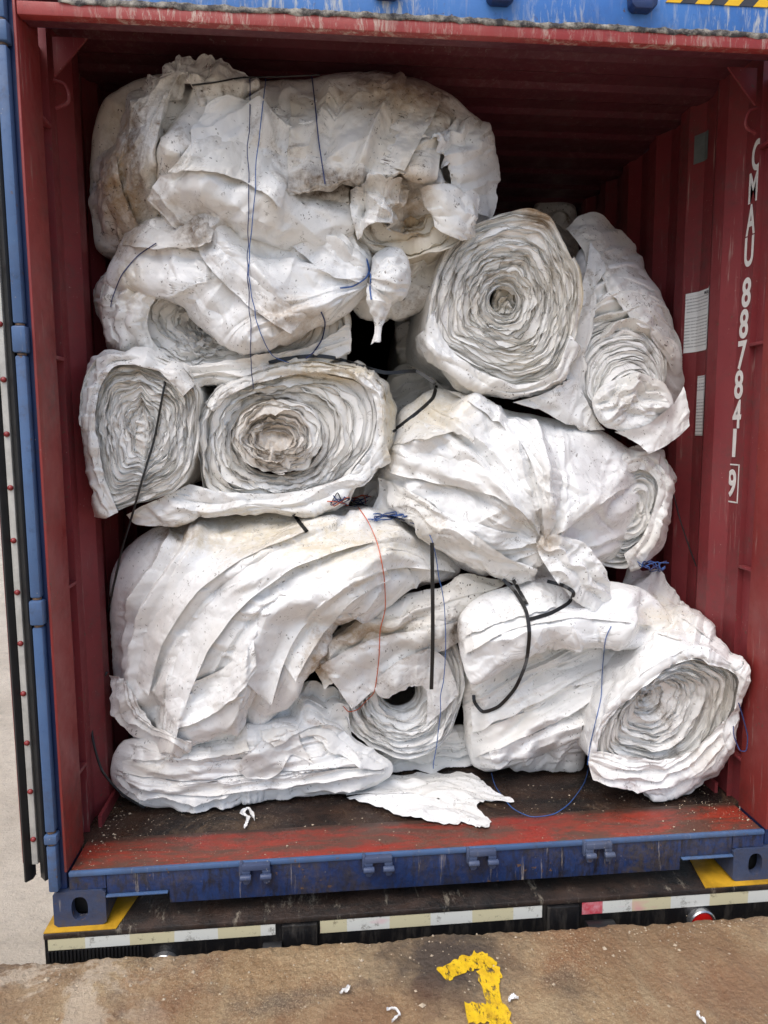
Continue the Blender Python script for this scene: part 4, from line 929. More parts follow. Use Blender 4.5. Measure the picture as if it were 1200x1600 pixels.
# ---------- middle left: tall roll end
l1 = thing('film_roll', 'tall oval white roll end against the left wall, crossed by a black cord', 'plastic roll', base_pt(215, 805, 0.45))
roll('rolled_film', l1, M['roll'], [(181, 552), (240, 557), (285, 577), (312, 610), (312, 660), (300, 735), (270, 772), (215, 790), (168, 806), (152, 798), (142, 760), (130, 690), (123, 637), (137, 582), (153, 556)], (222, 670), (2, 26), 0.30, 36, seed=31, length=1.2, gap=0.45, edge=0.016, crimp=1.1, fine=0.8, dish=0.02)
bundle('core_fill', l1, M['roll'], [(213, 640), (222, 632), (232, 645), (234, 690), (226, 712), (216, 700), (211, 670)], (222, 672), 0.33, 0.02, (33, 33), eps=0.06, seed=33, levels=(2, 1, 1), back=0.03, fac=((16, 0.02), (8, 0.008)))
loft('outer_wrap', l1, M['sheet'], [
    [(300, 600, 0.340), (270, 566, 0.340), (215, 548, 0.360), (165, 546, 0.380), (138, 575, 0.400), (119, 635, 0.400), (128, 690, 0.390), (140, 755, 0.380), (150, 803, 0.370)],
    [(296, 606, 0.280), (262, 572, 0.280), (215, 556, 0.280), (172, 556, 0.280), (150, 582, 0.275), (133, 635, 0.270), (140, 690, 0.270), (152, 750, 0.280), (165, 806, 0.300)],
    [(290, 612, 0.290), (256, 580, 0.285), (215, 566, 0.280), (180, 568, 0.280), (160, 592, 0.280), (147, 640, 0.275), (152, 690, 0.280), (165, 745, 0.290), (185, 796, 0.310)]],
    (29, 121), eps=0.08, seed=32, dmax=0.018, dmin=0.012, folds=[('p', [(290, 575), (215, 552), (160, 560), (130, 637), (140, 750), (170, 805)], 7, 0.010, 34)])
# ---------- middle: round roll with a tight core
l2 = thing('film_roll', 'wide loosely wrapped white roll in the middle with a tight dirty round core', 'plastic roll', base_pt(450, 805, 0.45))
roll('rolled_film', l2, M['roll'], [(304, 700), (314, 645), (340, 606), (395, 582), (480, 564), (556, 572), (598, 600), (608, 640), (600, 700), (556, 750), (510, 782), (440, 795), (360, 790), (315, 765)], (432, 686), (66, 58), 0.35, 22, seed=41, length=1.2, gap=0.7, edge=0.03, crimp=1.4, fine=0.6, dish=0.05)
roll('tight_core', l2, M['roll'], [(366, 690), (372, 655), (400, 630), (440, 622), (480, 630), (504, 660), (505, 700), (482, 730), (440, 740), (395, 732)], (430, 688), (26, 15), 0.325, 15, seed=42, length=0.5, gap=0.6, edge=0.022, crimp=2.0, fine=0.9, step=0.005, dish=0.015, dents=1.3)
bundle('core_fill', l2, M['roll'], [(396, 690), (402, 670), (428, 660), (458, 668), (468, 690), (448, 710), (416, 714)], (430, 688), 0.37, 0.03, (49, 49), eps=0.06, seed=43, levels=(2, 1, 1), back=0.03, fac=((26, 0.035), (11, 0.012)))
loft('outer_wrap', l2, M['sheet'], [
    [(320, 625, .43), (345, 596, .44), (395, 576, .45), (480, 558, .46), (560, 566, .46), (606, 598, .46), (616, 640, .46), (608, 705, .46), (565, 755, .46)],
    [(325, 632, .34), (350, 604, .335), (398, 584, .335), (480, 567, .335), (552, 575, .335), (594, 604, .335), (602, 642, .335), (594, 700, .335), (553, 748, .34)],
    [(333, 640, .345), (358, 613, .34), (402, 594, .34), (478, 578, .34), (545, 586, .34), (580, 610, .34), (588, 645, .34), (580, 694, .34), (540, 740, .345)]],
    (29, 137), eps=0.08, seed=44, dmax=0.018, dmin=0.012, folds=[('p', [(330, 630), (400, 588), (480, 572), (548, 580), (590, 612), (590, 690)], 7, 0.012, 40)])
loft('trailing_sheet', l2, M['sheet'], [
    [(295, 752, .36), (340, 762, .335), (420, 765, .32), (500, 755, .31), (560, 728, .32), (604, 690, .35)],
    [(260, 770, .34), (330, 780, .315), (420, 784, .30), (500, 774, .30), (560, 745, .31), (605, 704, .34)],
    [(225, 785, .35), (320, 792, .32), (420, 796, .31), (490, 792, .315), (545, 768, .33), (600, 718, .37)],
    [(198, 800, .38), (215, 815, .37), (320, 806, .36), (420, 802, .36), (480, 797, .37), (540, 778, .40)]],
    (45, 121), eps=0.07, seed=45, dmax=0.022, folds=[('p', [(260, 785), (420, 785), (560, 745), (600, 700)], 13, 0.016, 50)])

# ---------- upper right: big concentric roll
r1 = thing('film_roll', 'large round white roll end on the upper right with a small dark core', 'plastic roll', base_pt(790, 640, 0.5))
roll('rolled_film', r1, M['roll'], [(676, 432), (695, 388), (728, 350), (796, 325), (856, 333), (882, 368), (906, 420), (911, 462), (902, 520), (880, 580), (855, 602), (800, 612), (745, 594), (704, 570), (668, 545), (662, 500)], (792, 466), (20, 19), 0.36, 42, seed=51, length=1.4, gap=0.4, edge=0.015, crimp=1.2, fine=0.6, dish=0.05)
bundle('core_fill', r1, M['roll_dirty'], [(768, 466), (774, 448), (795, 443), (813, 450), (817, 470), (808, 489), (790, 494), (772, 486)], (792, 468), 0.47, 0.03, (49, 49), eps=0.06, seed=52, levels=(2, 1, 1), back=0.03, fac=((20, 0.02), (9, 0.01)), folds=[('p', [(770, 480), (795, 455), (815, 480)], 5, 0.02, 30)])
loft('outer_wrap', r1, M['sheet'], [
    [(905, 545, .50), (885, 592, .48), (855, 612, .46), (800, 624, .46), (742, 604, .47), (695, 578, .48), (655, 548, .50), (648, 528, .53)],
    [(900, 535, .36), (880, 585, .345), (853, 604, .34), (800, 612, .335), (745, 594, .335), (705, 568, .335), (672, 540, .35), (658, 515, .39)],
    [(890, 520, .36), (870, 570, .345), (845, 590, .34), (800, 596, .335), (752, 578, .335), (716, 552, .335), (690, 520, .35), (676, 480, .37)]],
    (33, 105), eps=0.08, seed=53, dmax=0.02, dmin=0.012, folds=[('p', [(900, 540), (880, 590), (800, 615), (700, 570), (655, 530)], 7, 0.010, 34)])
loft('loose_end', r1, M['sheet'], [
    [(880, 600, .40), (900, 590, .42), (925, 640, .44), (945, 668, .46)],
    [(850, 612, .38), (868, 618, .37), (900, 645, .39), (925, 668, .42)],
    [(800, 624, .39), (840, 636, .39), (880, 655, .41), (915, 668, .44)]], (37, 57), eps=0.07, seed=54, dmax=0.02)
# ---------- right: telescoped roll
r2 = thing('film_roll', 'telescoped white roll leaning by the right wall, its layer edges stepped like a beehive', 'plastic roll', base_pt(1000, 690, 0.55))
roll('rolled_film', r2, M['roll'], [(898, 618), (904, 565), (932, 520), (985, 498), (1036, 508), (1068, 556), (1076, 608), (1064, 654), (1028, 680), (975, 686), (925, 668)], (990, 628), (10, 9), 0.40, 34, seed=61, length=0.6, gap=0.4, edge=0.012, crimp=0.8, fine=0.55, axis=(-0.05, 1, 0.10), coremap=0.75, tele=(-0.03, 0.13, 0.085), dents=1.0)
bundle('crumpled_end', r2, M['sheet'], [(925, 625), (945, 598), (990, 582), (1035, 594), (1052, 622), (1040, 655), (995, 672), (950, 660)], (990, 626), 0.395, 0.035, (61, 61), eps=0.10, seed=62, dmax=0.03, back=0.05, fac=((46, 0.045), (22, 0.02), (10, 0.005)), folds=[('p', [(945, 630), (990, 600), (1035, 620)], 8, 0.02, 60)])
bundle('ribbed_body', r2, M['roll'], [(893, 440), (905, 390), (940, 380), (985, 400), (1030, 450), (1062, 530), (1074, 590), (1040, 640), (960, 640), (900, 590)], (985, 520), 0.72, 0.26, (105, 105), eps=0.04, seed=66, back=0.4, fac=((60, 0.010), (24, 0.006)), folds=[('p', [(900, 560), (930, 500), (985, 480), (1040, 505), (1075, 580)], 9, 0.045, 130)])
loft('draped_sheet', r2, M['sheet_dirty'], [
    [(884, 355, .74), (905, 335, .76), (930, 330, .80), (962, 348, .84), (1005, 410, .80), (1030, 470, .74), (1052, 520, .66)],
    [(900, 372, .66), (918, 358, .66), (938, 362, .67), (960, 392, .66), (990, 440, .62), (1018, 490, .60), (1050, 540, .57)],
    [(915, 395, .62), (925, 385, .60), (938, 400, .60), (955, 430, .58), (985, 470, .56), (1018, 505, .55), (1055, 560, .54)],
    [(912, 420, .62), (920, 400, .61), (940, 415, .62), (965, 450, .61), (995, 485, .60), (1025, 515, .59), (1060, 575, .56)]],
    (37, 81), eps=0.10, seed=63, dmax=0.025)
loft('left_flap', r2, M['sheet'], [
    [(925, 372, .60), (915, 420, .56), (900, 480, .52), (888, 540, .48), (882, 585, .45)],
    [(938, 400, .58), (930, 440, .54), (918, 500, .49), (906, 560, .45), (900, 610, .42)],
    [(936, 420, .60), (930, 460, .57), (922, 520, .52), (914, 580, .47), (908, 630, .44)]], (29, 65), eps=0.06, seed=64, dmax=0.02)
loft('bottom_flap', r2, M['sheet_clean'], [
    [(960, 672, .42), (1010, 660, .41), (1050, 630, .42), (1068, 600, .43)],
    [(1000, 692, .365), (1030, 680, .37), (1060, 660, .385), (1075, 640, .41)],
    [(1012, 706, .36), (1038, 694, .365), (1058, 680, .38), (1076, 662, .40)]], (25, 41), eps=0.05, seed=65, dmax=0.012, levels=(2, 1, 1))

# ---------- right middle: bundle tied at its waist
m1 = thing('film_bundle', 'bright white bundle on the right twisted to a tied waist with a hanging tail', 'plastic bundle', base_pt(800, 905, 0.5))
TIE = (848, 838)
bundle('wrapped_body', m1, M['sheet_clean'], [(590, 745), (608, 690), (625, 640), (680, 604), (740, 620), (800, 640), (880, 655), (940, 672), (985, 702), (1003, 745), (1000, 790), (972, 850), (940, 872), (850, 905), (800, 900), (730, 880), (670, 830), (600, 785)],
       (800, 755), 0.52, 0.24, (137, 185), eps=0.05, seed=71, dmax=0.04, p=2.4, q=1.6, folds=[('f', [[TIE, (780, 700), (690, 610)], [TIE, (730, 740), (610, 690)], [TIE, (730, 790), (600, 760)], [TIE, (740, 850), (660, 830)], [TIE, (790, 880), (740, 885)]], 2.4, 0.022), ('f', [[TIE, (850, 740), (820, 645)], [TIE, (920, 750), (930, 670)], [TIE, (920, 800), (1000, 760)], [TIE, (900, 860), (960, 860)]], 2.0, 0.014),
       ('r', [(700, 612), (760, 660), (820, 740), TIE], 0.045, 22, 26), ('r', [(770, 640), (830, 700), (855, 770), TIE], 0.035, 16, 22), ('r', [(605, 700), (660, 690), (720, 655), (735, 625)], 0.035, 14, 30),
       ('r', [(610, 722), (690, 740), (770, 745), (835, 790)], 0.03, 30, 9), ('r', [(620, 745), (700, 790), (780, 830), TIE], 0.035, 22, 12), ('r', [(640, 790), (720, 830), (800, 860), (845, 845)], 0.03, 16, 14),
       ('r', [(730, 880), (790, 885), (835, 860), TIE], 0.03, 16, 14), ('r', [(1000, 760), (930, 770), (870, 800), TIE], 0.02, 26, 30), ('r', [(960, 860), (900, 850), TIE], 0.03, 16, 16), ('r', [(900, 660), (870, 720), (860, 780), TIE], 0.02, 20, 24),
       ('r', [(830, 800), (845, 838), (835, 880)], -0.05, 26, 26)])
lip(m1, M['sheet_clean'], [(604, 696), (680, 706), (760, 720), (825, 765), (846, 815)], [(610, 735), (690, 752), (765, 768), (820, 800), (843, 832)], 0.03, 77)
lip(m1, M['sheet_clean'], [(640, 775), (710, 800), (780, 825), (838, 832)], [(632, 800), (700, 832), (775, 856), (838, 845)], 0.025, 78)
lip(m1, M['sheet'], [(625, 640), (665, 625), (715, 640), (738, 665)], [(612, 690), (660, 682), (712, 672), (742, 690)], 0.03, 79)
lip(m1, M['sheet_clean'], [(985, 705), (940, 740), (895, 780), (858, 825)], [(1000, 745), (950, 775), (905, 810), (862, 838)], 0.02, 80)
loft('tied_tail', m1, M['sheet'], [
    [(846, 832, .27), (880, 835, .255), (915, 845, .25), (940, 880, .26), (955, 915, .29), (962, 942, .32)],
    [(842, 842, .24), (870, 860, .225), (895, 885, .225), (920, 910, .24), (940, 935, .275), (955, 950, .31)],
    [(836, 850, .26), (850, 875, .24), (870, 905, .24), (890, 925, .26), (915, 940, .29), (948, 952, .325)]], (41, 81), eps=0.10, seed=72, dmax=0.025, folds=[('p', [(846, 840), (900, 880), (950, 940)], 12, 0.02, 40)])
loft('twisted_wrap', m1, M['sheet_clean'], [
    [(700, 606, .44), (760, 640, .36), (815, 690, .30), (845, 760, .27), (850, 835, .265)],
    [(735, 612, .42), (800, 655, .335), (845, 710, .28), (862, 770, .25), (852, 838, .255)],
    [(770, 625, .44), (830, 665, .37), (868, 720, .315), (872, 780, .285), (856, 838, .27)]], (37, 89), eps=0.08, seed=73, dmax=0.022, folds=[('p', [(735, 612), (800, 655), (845, 710), (862, 770), (852, 838)], 9, 0.014, 40)])
loft('left_flap', m1, M['sheet'], [
    [(588, 742, .44), (640, 760, .36), (700, 800, .31), (760, 845, .29), (840, 880, .30)],
    [(590, 770, .43), (640, 795, .37), (690, 835, .33), (750, 870, .32), (835, 895, .33)],
    [(585, 785, .46), (640, 812, .42), (690, 858, .39), (760, 890, .38), (840, 905, .39)]], (33, 89), eps=0.08, seed=74, dmax=0.025, folds=[('p', [(600, 760), (690, 820), (840, 890)], 13, 0.018, 40)])
n1 = thing('film_roll', 'white roll end half hidden behind the right side of the tied bundle', 'plastic roll', base_pt(1000, 885, 0.6))
roll('rolled_film', n1, M['roll'], [(930, 860), (945, 790), (980, 720), (1015, 700), (1045, 715), (1052, 750), (1040, 810), (1018, 860), (980, 888), (945, 886)], (985, 800), (4, 6), 0.46, 24, seed=75, length=1.0, gap=0.6, edge=0.03, crimp=0.9, fine=0.5)
loft('outer_wrap', n1, M['sheet'], [
    [(975, 695, .50), (1015, 690, .52), (1048, 712, .54), (1056, 750, .54), (1046, 810, .53), (1022, 862, .52), (985, 890, .51)],
    [(970, 715, .43), (1010, 705, .43), (1036, 722, .43), (1044, 752, .43), (1034, 806, .43), (1012, 852, .43), (980, 876, .43)],
    [(965, 740, .44), (1000, 730, .44), (1020, 740, .44), (1028, 760, .44), (1018, 800, .44), (1000, 840, .44), (974, 862, .44)]], (33, 73), eps=0.09, seed=76, dmax=0.025, dmin=0.012, folds=[('p', [(980, 700), (1020, 700), (1045, 750), (1030, 820), (985, 885)], 7, 0.010, 34)])

# ---------- lower left: big draped bundle
b0 = thing('film_bundle', 'big white bundle at the lower left with long folds sweeping down to the left', 'plastic bundle', base_pt(300, 1170, 0.5))
bundle('wrapped_body', b0, M['sheet_clean'], [(171, 905), (196, 856), (240, 822), (300, 810), (420, 798), (540, 790), (600, 798), (650, 830), (722, 882), (690, 900), (600, 915), (530, 960), (480, 1045), (420, 1112), (375, 1140), (310, 1168), (262, 1174), (215, 1152), (188, 1090), (174, 1010)],
       (420, 900), 0.52, 0.26, (145, 169), eps=0.045, seed=81, dmax=0.04, p=2.6, q=1.6, folds=[('f', [[(190, 1090), (185, 950), (240, 830)], [(225, 1140), (240, 1010), (330, 900), (520, 820)], [(265, 1165), (290, 1060), (390, 930), (560, 850), (680, 850)], [(330, 1160), (370, 1060), (440, 940), (580, 880)], [(400, 1120), (450, 1020), (530, 930), (620, 900)]], 2.6, 0.024),
       ('r', [(225, 1130), (235, 1040), (290, 960), (360, 910), (450, 870), (560, 835)], 0.035, 34, 14), ('r', [(265, 1165), (285, 1080), (340, 1000), (400, 930), (500, 880), (640, 850)], 0.04, 30, 14),
       ('r', [(385, 1060), (395, 1000), (430, 935), (520, 890), (600, 880)], 0.06, 40, 10), ('r', [(420, 1100), (450, 1020), (520, 930), (590, 900)], 0.05, 22, 12), ('r', [(395, 1125), (430, 1060), (480, 980)], 0.035, 14, 12),
       ('r', [(262, 1165), (300, 1120), (370, 1080)], 0.05, 26, 22), ('r', [(205, 1100), (198, 1000), (215, 900)], 0.02, 26, 30), ('r', [(360, 900), (470, 840), (600, 812)], 0.025, 20, 12), ('r', [(470, 1000), (500, 940), (560, 905)], 0.03, 12, 10)])
loft('folded_hem', b0, M['sheet_clean'], [
    [(262, 1050, .31), (300, 1060, .29), (350, 1040, .28), (388, 1000, .30)],
    [(258, 1110, .285), (300, 1100, .26), (350, 1085, .25), (386, 1050, .28)],
    [(255, 1150, .29), (290, 1135, .25), (345, 1110, .245), (382, 1090, .28)],
    [(262, 1168, .31), (300, 1160, .28), (345, 1130, .27), (380, 1098, .30)],
    [(270, 1160, .36), (305, 1155, .34), (345, 1125, .34), (378, 1095, .36)]], (45, 57), eps=0.09, seed=82, dmax=0.03)
lip(b0, M['sheet_clean'], [(690, 862), (600, 836), (520, 856), (445, 902), (398, 965), (380, 1060)], [(712, 890), (612, 884), (548, 908), (490, 955), (450, 1015), (424, 1098)], 0.045, 85)
lip(b0, M['sheet_clean'], [(560, 815), (450, 842), (360, 898), (295, 975), (262, 1070), (250, 1140)], [(585, 842), (470, 878), (388, 935), (330, 1005), (292, 1090), (272, 1165)], 0.035, 86)
lip(b0, M['sheet_clean'], [(470, 806), (360, 842), (280, 900), (228, 980), (210, 1060)], [(480, 826), (380, 868), (305, 925), (255, 1000), (232, 1085)], 0.025, 87)
lip(b0, M['sheet'], [(600, 880), (540, 905), (480, 960), (440, 1030)], [(612, 900), (560, 930), (502, 990), (462, 1060)], 0.03, 88)
lip(b0, M['sheet_clean'], [(255, 1090), (310, 1075), (360, 1040), (395, 990)], [(275, 1135), (325, 1115), (372, 1082), (402, 1040)], 0.03, 89)
loft('pleated_side', b0, M['roll'], [
    [(172, 1050, .44), (178, 1090, .42), (200, 1140, .42), (240, 1168, .42), (300, 1178, .42)],
    [(185, 1055, .38), (196, 1090, .35), (218, 1128, .345), (250, 1152, .35), (300, 1165, .36)],
    [(200, 1060, .36), (212, 1090, .34), (232, 1118, .335), (262, 1140, .34), (300, 1150, .35)]], (41, 73), eps=0.08, seed=84, dmax=0.015, folds=[('p', [(185, 1055), (205, 1120), (300, 1170)], 5.5, 0.02, 60)])

# ---------- bottom left: flat pleated pack
b4 = thing('film_bundle', 'flat pleated white pack lying on the floor at the bottom left', 'plastic bundle', base_pt(400, 1250, 0.42))
bundle('pleated_pack', b4, M['roll'], [(176, 1180), (172, 1205), (198, 1242), (280, 1256), (400, 1251), (540, 1233), (606, 1207), (612, 1190), (560, 1160), (480, 1120), (380, 1130), (300, 1150), (220, 1150), (190, 1158)],
       (390, 1195), 0.40, 0.09, (97, 209), eps=0.05, seed=91, dmax=0.02, back=0.25, p=2.6, folds=[('p', [(180, 1215), (280, 1235), (420, 1228), (610, 1195)], 8, 0.030, 95), ('p', [(180, 1215), (280, 1235), (420, 1228), (610, 1195)], 4, 0.010, 80), ('r', [(230, 1175), (330, 1180), (420, 1160)], 0.04, 18, 14)])
lip(b4, M['roll'], [(190, 1180), (290, 1188), (400, 1180), (520, 1172), (590, 1180)], [(192, 1204), (290, 1214), (400, 1206), (520, 1196), (598, 1192)], 0.02, 95)
lip(b4, M['roll'], [(190, 1205), (290, 1218), (410, 1212), (530, 1200), (600, 1196)], [(204, 1228), (290, 1238), (410, 1232), (530, 1216), (602, 1204)], 0.018, 96)
lip(b4, M['roll'], [(215, 1160), (300, 1158), (380, 1140)], [(205, 1182), (300, 1184), (390, 1170)], 0.02, 97)
loft('folded_sheet', b4, M['roll'], [
    [(445, 1095, .44), (470, 1085, .42), (520, 1115, .40), (570, 1160, .40), (610, 1185, .42)],
    [(455, 1115, .39), (480, 1110, .37), (525, 1145, .36), (565, 1180, .37), (608, 1195, .40)],
    [(470, 1140, .40), (495, 1150, .39), (525, 1175, .385), (560, 1196, .39), (604, 1202, .42)]], (33, 65), eps=0.07, seed=92, dmax=0.02, folds=[('p', [(450, 1100), (520, 1130), (608, 1190)], 10, 0.016, 60)])
loft('creased_scrap', b4, M['sheet'], [
    [(365, 1195, .40), (400, 1160, .40), (430, 1130, .40), (462, 1132, .42)],
    [(375, 1203, .36), (415, 1180, .35), (440, 1155, .355), (465, 1150, .38)],
    [(390, 1204, .37), (435, 1203, .35), (455, 1175, .355), (490, 1190, .37)]], (33, 49), eps=0.16, seed=93, dmax=0.03, folds=[('r', [(400, 1200), (440, 1160), (450, 1135)], 0.03, 10, 16)])
loft('crumpled_scrap', b4, M['sheet'], [
    [(400, 1120, .46), (440, 1080, .46), (480, 1060, .46), (540, 1080, .46)],
    [(410, 1150, .43), (450, 1115, .42), (490, 1090, .42), (545, 1115, .42)],
    [(430, 1165, .44), (470, 1140, .43), (510, 1125, .43), (550, 1145, .43)]], (41, 61), eps=0.2, seed=94, dmax=0.05, folds=[('p', [(410, 1120), (480, 1070), (540, 1080)], 14, 0.03, 60)])

# ---------- bottom centre: roll with an open core
b1 = thing('film_roll', 'small white roll at the bottom centre with an open dark core under a soiled flap', 'plastic roll', base_pt(640, 1190, 0.5))
roll('rolled_film', b1, M['roll'], [(528, 1085), (545, 1140), (580, 1172), (640, 1190), (696, 1166), (722, 1112), (730, 1050), (712, 1000), (670, 982), (600, 1005), (550, 1045)], (626, 1090), (26, 24), 0.41, 28, seed=101, length=1.0, gap=0.75, edge=0.035, crimp=1.1, fine=0.55, dish=0.05)
loft('soiled_flap', b1, M['sheet_dirty'], [
    [(560, 950, .42), (620, 935, .40), (680, 915, .39), (730, 893, .40), (790, 905, .44)],
    [(505, 1000, .34), (560, 965, .31), (640, 950, .30), (700, 935, .31), (780, 915, .38)],
    [(485, 1030, .31), (540, 1000, .28), (610, 975, .28), (680, 970, .30), (720, 960, .36)],
    [(505, 1065, .315), (560, 1030, .31), (620, 1005, .32), (680, 985, .34), (716, 965, .38)]], (49, 97), eps=0.10, seed=102, dmax=0.035, ragged=6, folds=[('p', [(490, 1030), (560, 985), (680, 955)], 18, 0.024, 50)])
loft('soiled_flap_lower', b1, M['sheet'], [
    [(500, 1035, .335), (560, 1005, .345), (620, 985, .35), (680, 975, .36), (716, 962, .38)],
    [(530, 1075, .345), (580, 1040, .34), (640, 1010, .345), (690, 990, .36), (718, 970, .385)],
    [(548, 1100, .37), (590, 1072, .36), (640, 1040, .365), (690, 1010, .38), (720, 980, .40)]], (33, 73), eps=0.05, seed=103, dmax=0.02)
loft('collar', b1, M['sheet'], [
    [(585, 1060, .39), (620, 1030, .37), (670, 1010, .37), (700, 1030, .38), (715, 1080, .40)],
    [(590, 1078, .375), (625, 1055, .355), (665, 1045, .355), (685, 1065, .36), (690, 1110, .38)],
    [(605, 1080, .40), (630, 1068, .39), (655, 1062, .385), (668, 1080, .39), (665, 1130, .41)]], (29, 57), eps=0.14, seed=104, dmax=0.025)
bs = thing('film_bundle', 'low squashed white layers behind the small bottom centre roll', 'plastic bundle', base_pt(680, 1205, 0.58))
bundle('pleated_pack', bs, M['roll'], [(590, 1150), (660, 1150), (720, 1130), (750, 1160), (748, 1200), (700, 1210), (620, 1210), (590, 1200)], (670, 1180), 0.62, 0.06, (49, 73), eps=0.06, seed=105, dmax=0.02, folds=[('p', [(590, 1185), (750, 1175)], 7, 0.022, 50)])

# ---------- bottom right of centre: folded pile
b2 = thing('film_bundle', 'folded white pile right of the bottom centre, a doubled sheet lying across it', 'plastic bundle', base_pt(840, 1200, 0.5))
bundle('folded_body', b2, M['roll'], [(722, 1060), (740, 1020), (800, 985), (900, 950), (1000, 970), (1035, 1000), (1000, 1045), (945, 1085), (920, 1140), (905, 1205), (850, 1202), (790, 1196), (742, 1192), (727, 1140)],
       (830, 1080), 0.50, 0.14, (113, 121), eps=0.06, seed=111, dmax=0.025, folds=[('p', [(740, 1170), (850, 1110), (960, 1060), (1030, 1010)], 12, 0.030, 130), ('p', [(740, 1170), (850, 1110), (960, 1060), (1030, 1010)], 4.5, 0.016, 120), ('r', [(735, 1180), (840, 1140), (930, 1090), (1000, 1040)], 0.045, 30, 12)])
lip(b2, M['roll'], [(735, 1100), (830, 1062), (930, 1012), (1015, 985)], [(738, 1140), (835, 1098), (938, 1042), (1030, 1005)], 0.03, 114)
lip(b2, M['roll'], [(734, 1140), (830, 1105), (925, 1060), (990, 1030)], [(740, 1180), (840, 1140), (935, 1085), (995, 1045)], 0.03, 115)
lip(b2, M['sheet'], [(760, 1160), (840, 1140), (910, 1110)], [(770, 1190), (850, 1175), (908, 1150)], 0.025, 116)
bundle('doubled_sheet', b2, M['sheet_clean'], [(717, 965), (760, 925), (870, 898), (1000, 918), (1048, 962), (1050, 985), (1028, 1000), (950, 998), (890, 1003), (840, 1010), (805, 1020), (775, 1036), (738, 1064), (722, 1020)],
       (850, 960), 0.33, 0.07, (97, 129), tilt=(0, -0.10), eps=0.06, seed=112, dmax=0.035, back=0.035, p=2.8, q=1.4, folds=[('r', [(730, 1030), (800, 985), (900, 965), (1030, 975)], 0.035, 24, 14), ('r', [(720, 970), (800, 940), (900, 930)], 0.02, 24, 24), ('r', [(770, 1030), (850, 990), (1000, 975)], 0.03, 10, 12)])

lip(b2, M['sheet_clean'], [(722, 985), (790, 950), (880, 928), (1000, 945)], [(726, 1018), (795, 982), (885, 962), (1020, 972)], 0.022, 117)
lip(b2, M['sheet'], [(735, 960), (800, 930), (870, 915)], [(724, 990), (792, 965), (868, 945)], 0.02, 118)

# ---------- bottom right: big open roll
b3 = thing('film_roll', 'open white roll at the bottom right corner with a wide flared outer sheet', 'plastic roll', base_pt(1040, 1243, 0.35))
roll('rolled_film', b3, M['roll'], [(925, 1190), (935, 1135), (965, 1095), (1003, 1058), (1048, 1034), (1092, 1020), (1158, 1050), (1153, 1110), (1133, 1162), (1098, 1208), (1040, 1236), (992, 1224), (945, 1212)], (1015, 1092), (4, 4), 0.170, 42, seed=121, length=1.2, gap=0.5, edge=0.025, crimp=1.1, fine=0.6, dish=0.05, lean_y=0.062)
loft('flared_wrap', b3, M['sheet_clean'], [
    [(905, 1120, .45), (930, 1030, .50), (960, 950, .58), (985, 880, .68), (1040, 905, .62), (1085, 945, .48), (1115, 990, .34)],
    [(912, 1160, .28), (930, 1095, .28), (965, 1040, .30), (1000, 985, .34), (1050, 960, .34), (1100, 975, .28), (1138, 1010, .22)],
    [(918, 1186, .22), (930, 1135, .18), (962, 1088, .15), (1000, 1048, .13), (1050, 1018, .125), (1095, 1006, .12), (1168, 1044, .12)],
    [(928, 1186, .225), (940, 1140, .185), (970, 1098, .155), (1006, 1062, .14), (1050, 1034, .13), (1092, 1022, .125), (1154, 1052, .125)]], (61, 129), eps=0.07, seed=122, dmax=0.02, hug=0.006, folds=[('p', [(960, 1000), (1010, 960), (1080, 960), (1140, 1020)], 20, 0.018, 80)])
lip(b3, M['sheet_clean'], [(985, 900), (1030, 915), (1075, 945), (1105, 985)], [(972, 930), (1025, 940), (1078, 970), (1118, 1003)], 0.02, 125)
lip(b3, M['sheet'], [(965, 960), (1020, 955), (1075, 975)], [(950, 992), (1012, 985), (1078, 1000)], 0.02, 126)
loft('right_wrap', b3, M['sheet_clean'], [
    [(1115, 990, .34), (1166, 1050, .15), (1165, 1105, .15), (1146, 1165, .20), (1110, 1216, .26), (1042, 1246, .27), (992, 1228, .28)],
    [(1155, 1034, .13), (1168, 1048, .115), (1162, 1105, .12), (1141, 1160, .16), (1104, 1210, .20), (1040, 1241, .235), (990, 1224, .24)],
    [(1146, 1044, .13), (1152, 1060, .12), (1146, 1105, .13), (1126, 1150, .165), (1092, 1194, .20), (1036, 1224, .235), (985, 1212, .24)]], (37, 113), eps=0.06, seed=123, dmax=0.012, dmin=0.008, hug=0.004)
loft('bottom_layers', b3, M['roll'], [
    [(930, 1172, .215), (980, 1175, .20), (1040, 1182, .195), (1088, 1162, .18), (1132, 1118, .155)],
    [(920, 1190, .215), (975, 1200, .205), (1035, 1210, .205), (1085, 1190, .19), (1130, 1145, .16)],
    [(925, 1208, .235), (980, 1221, .225), (1040, 1237, .225), (1090, 1208, .205), (1130, 1166, .175)]], (33, 97), eps=0.06, seed=124, dmax=0.012, hug=0.004, folds=[('p', [(925, 1195), (1035, 1208), (1128, 1145)], 7, 0.016, 45)])

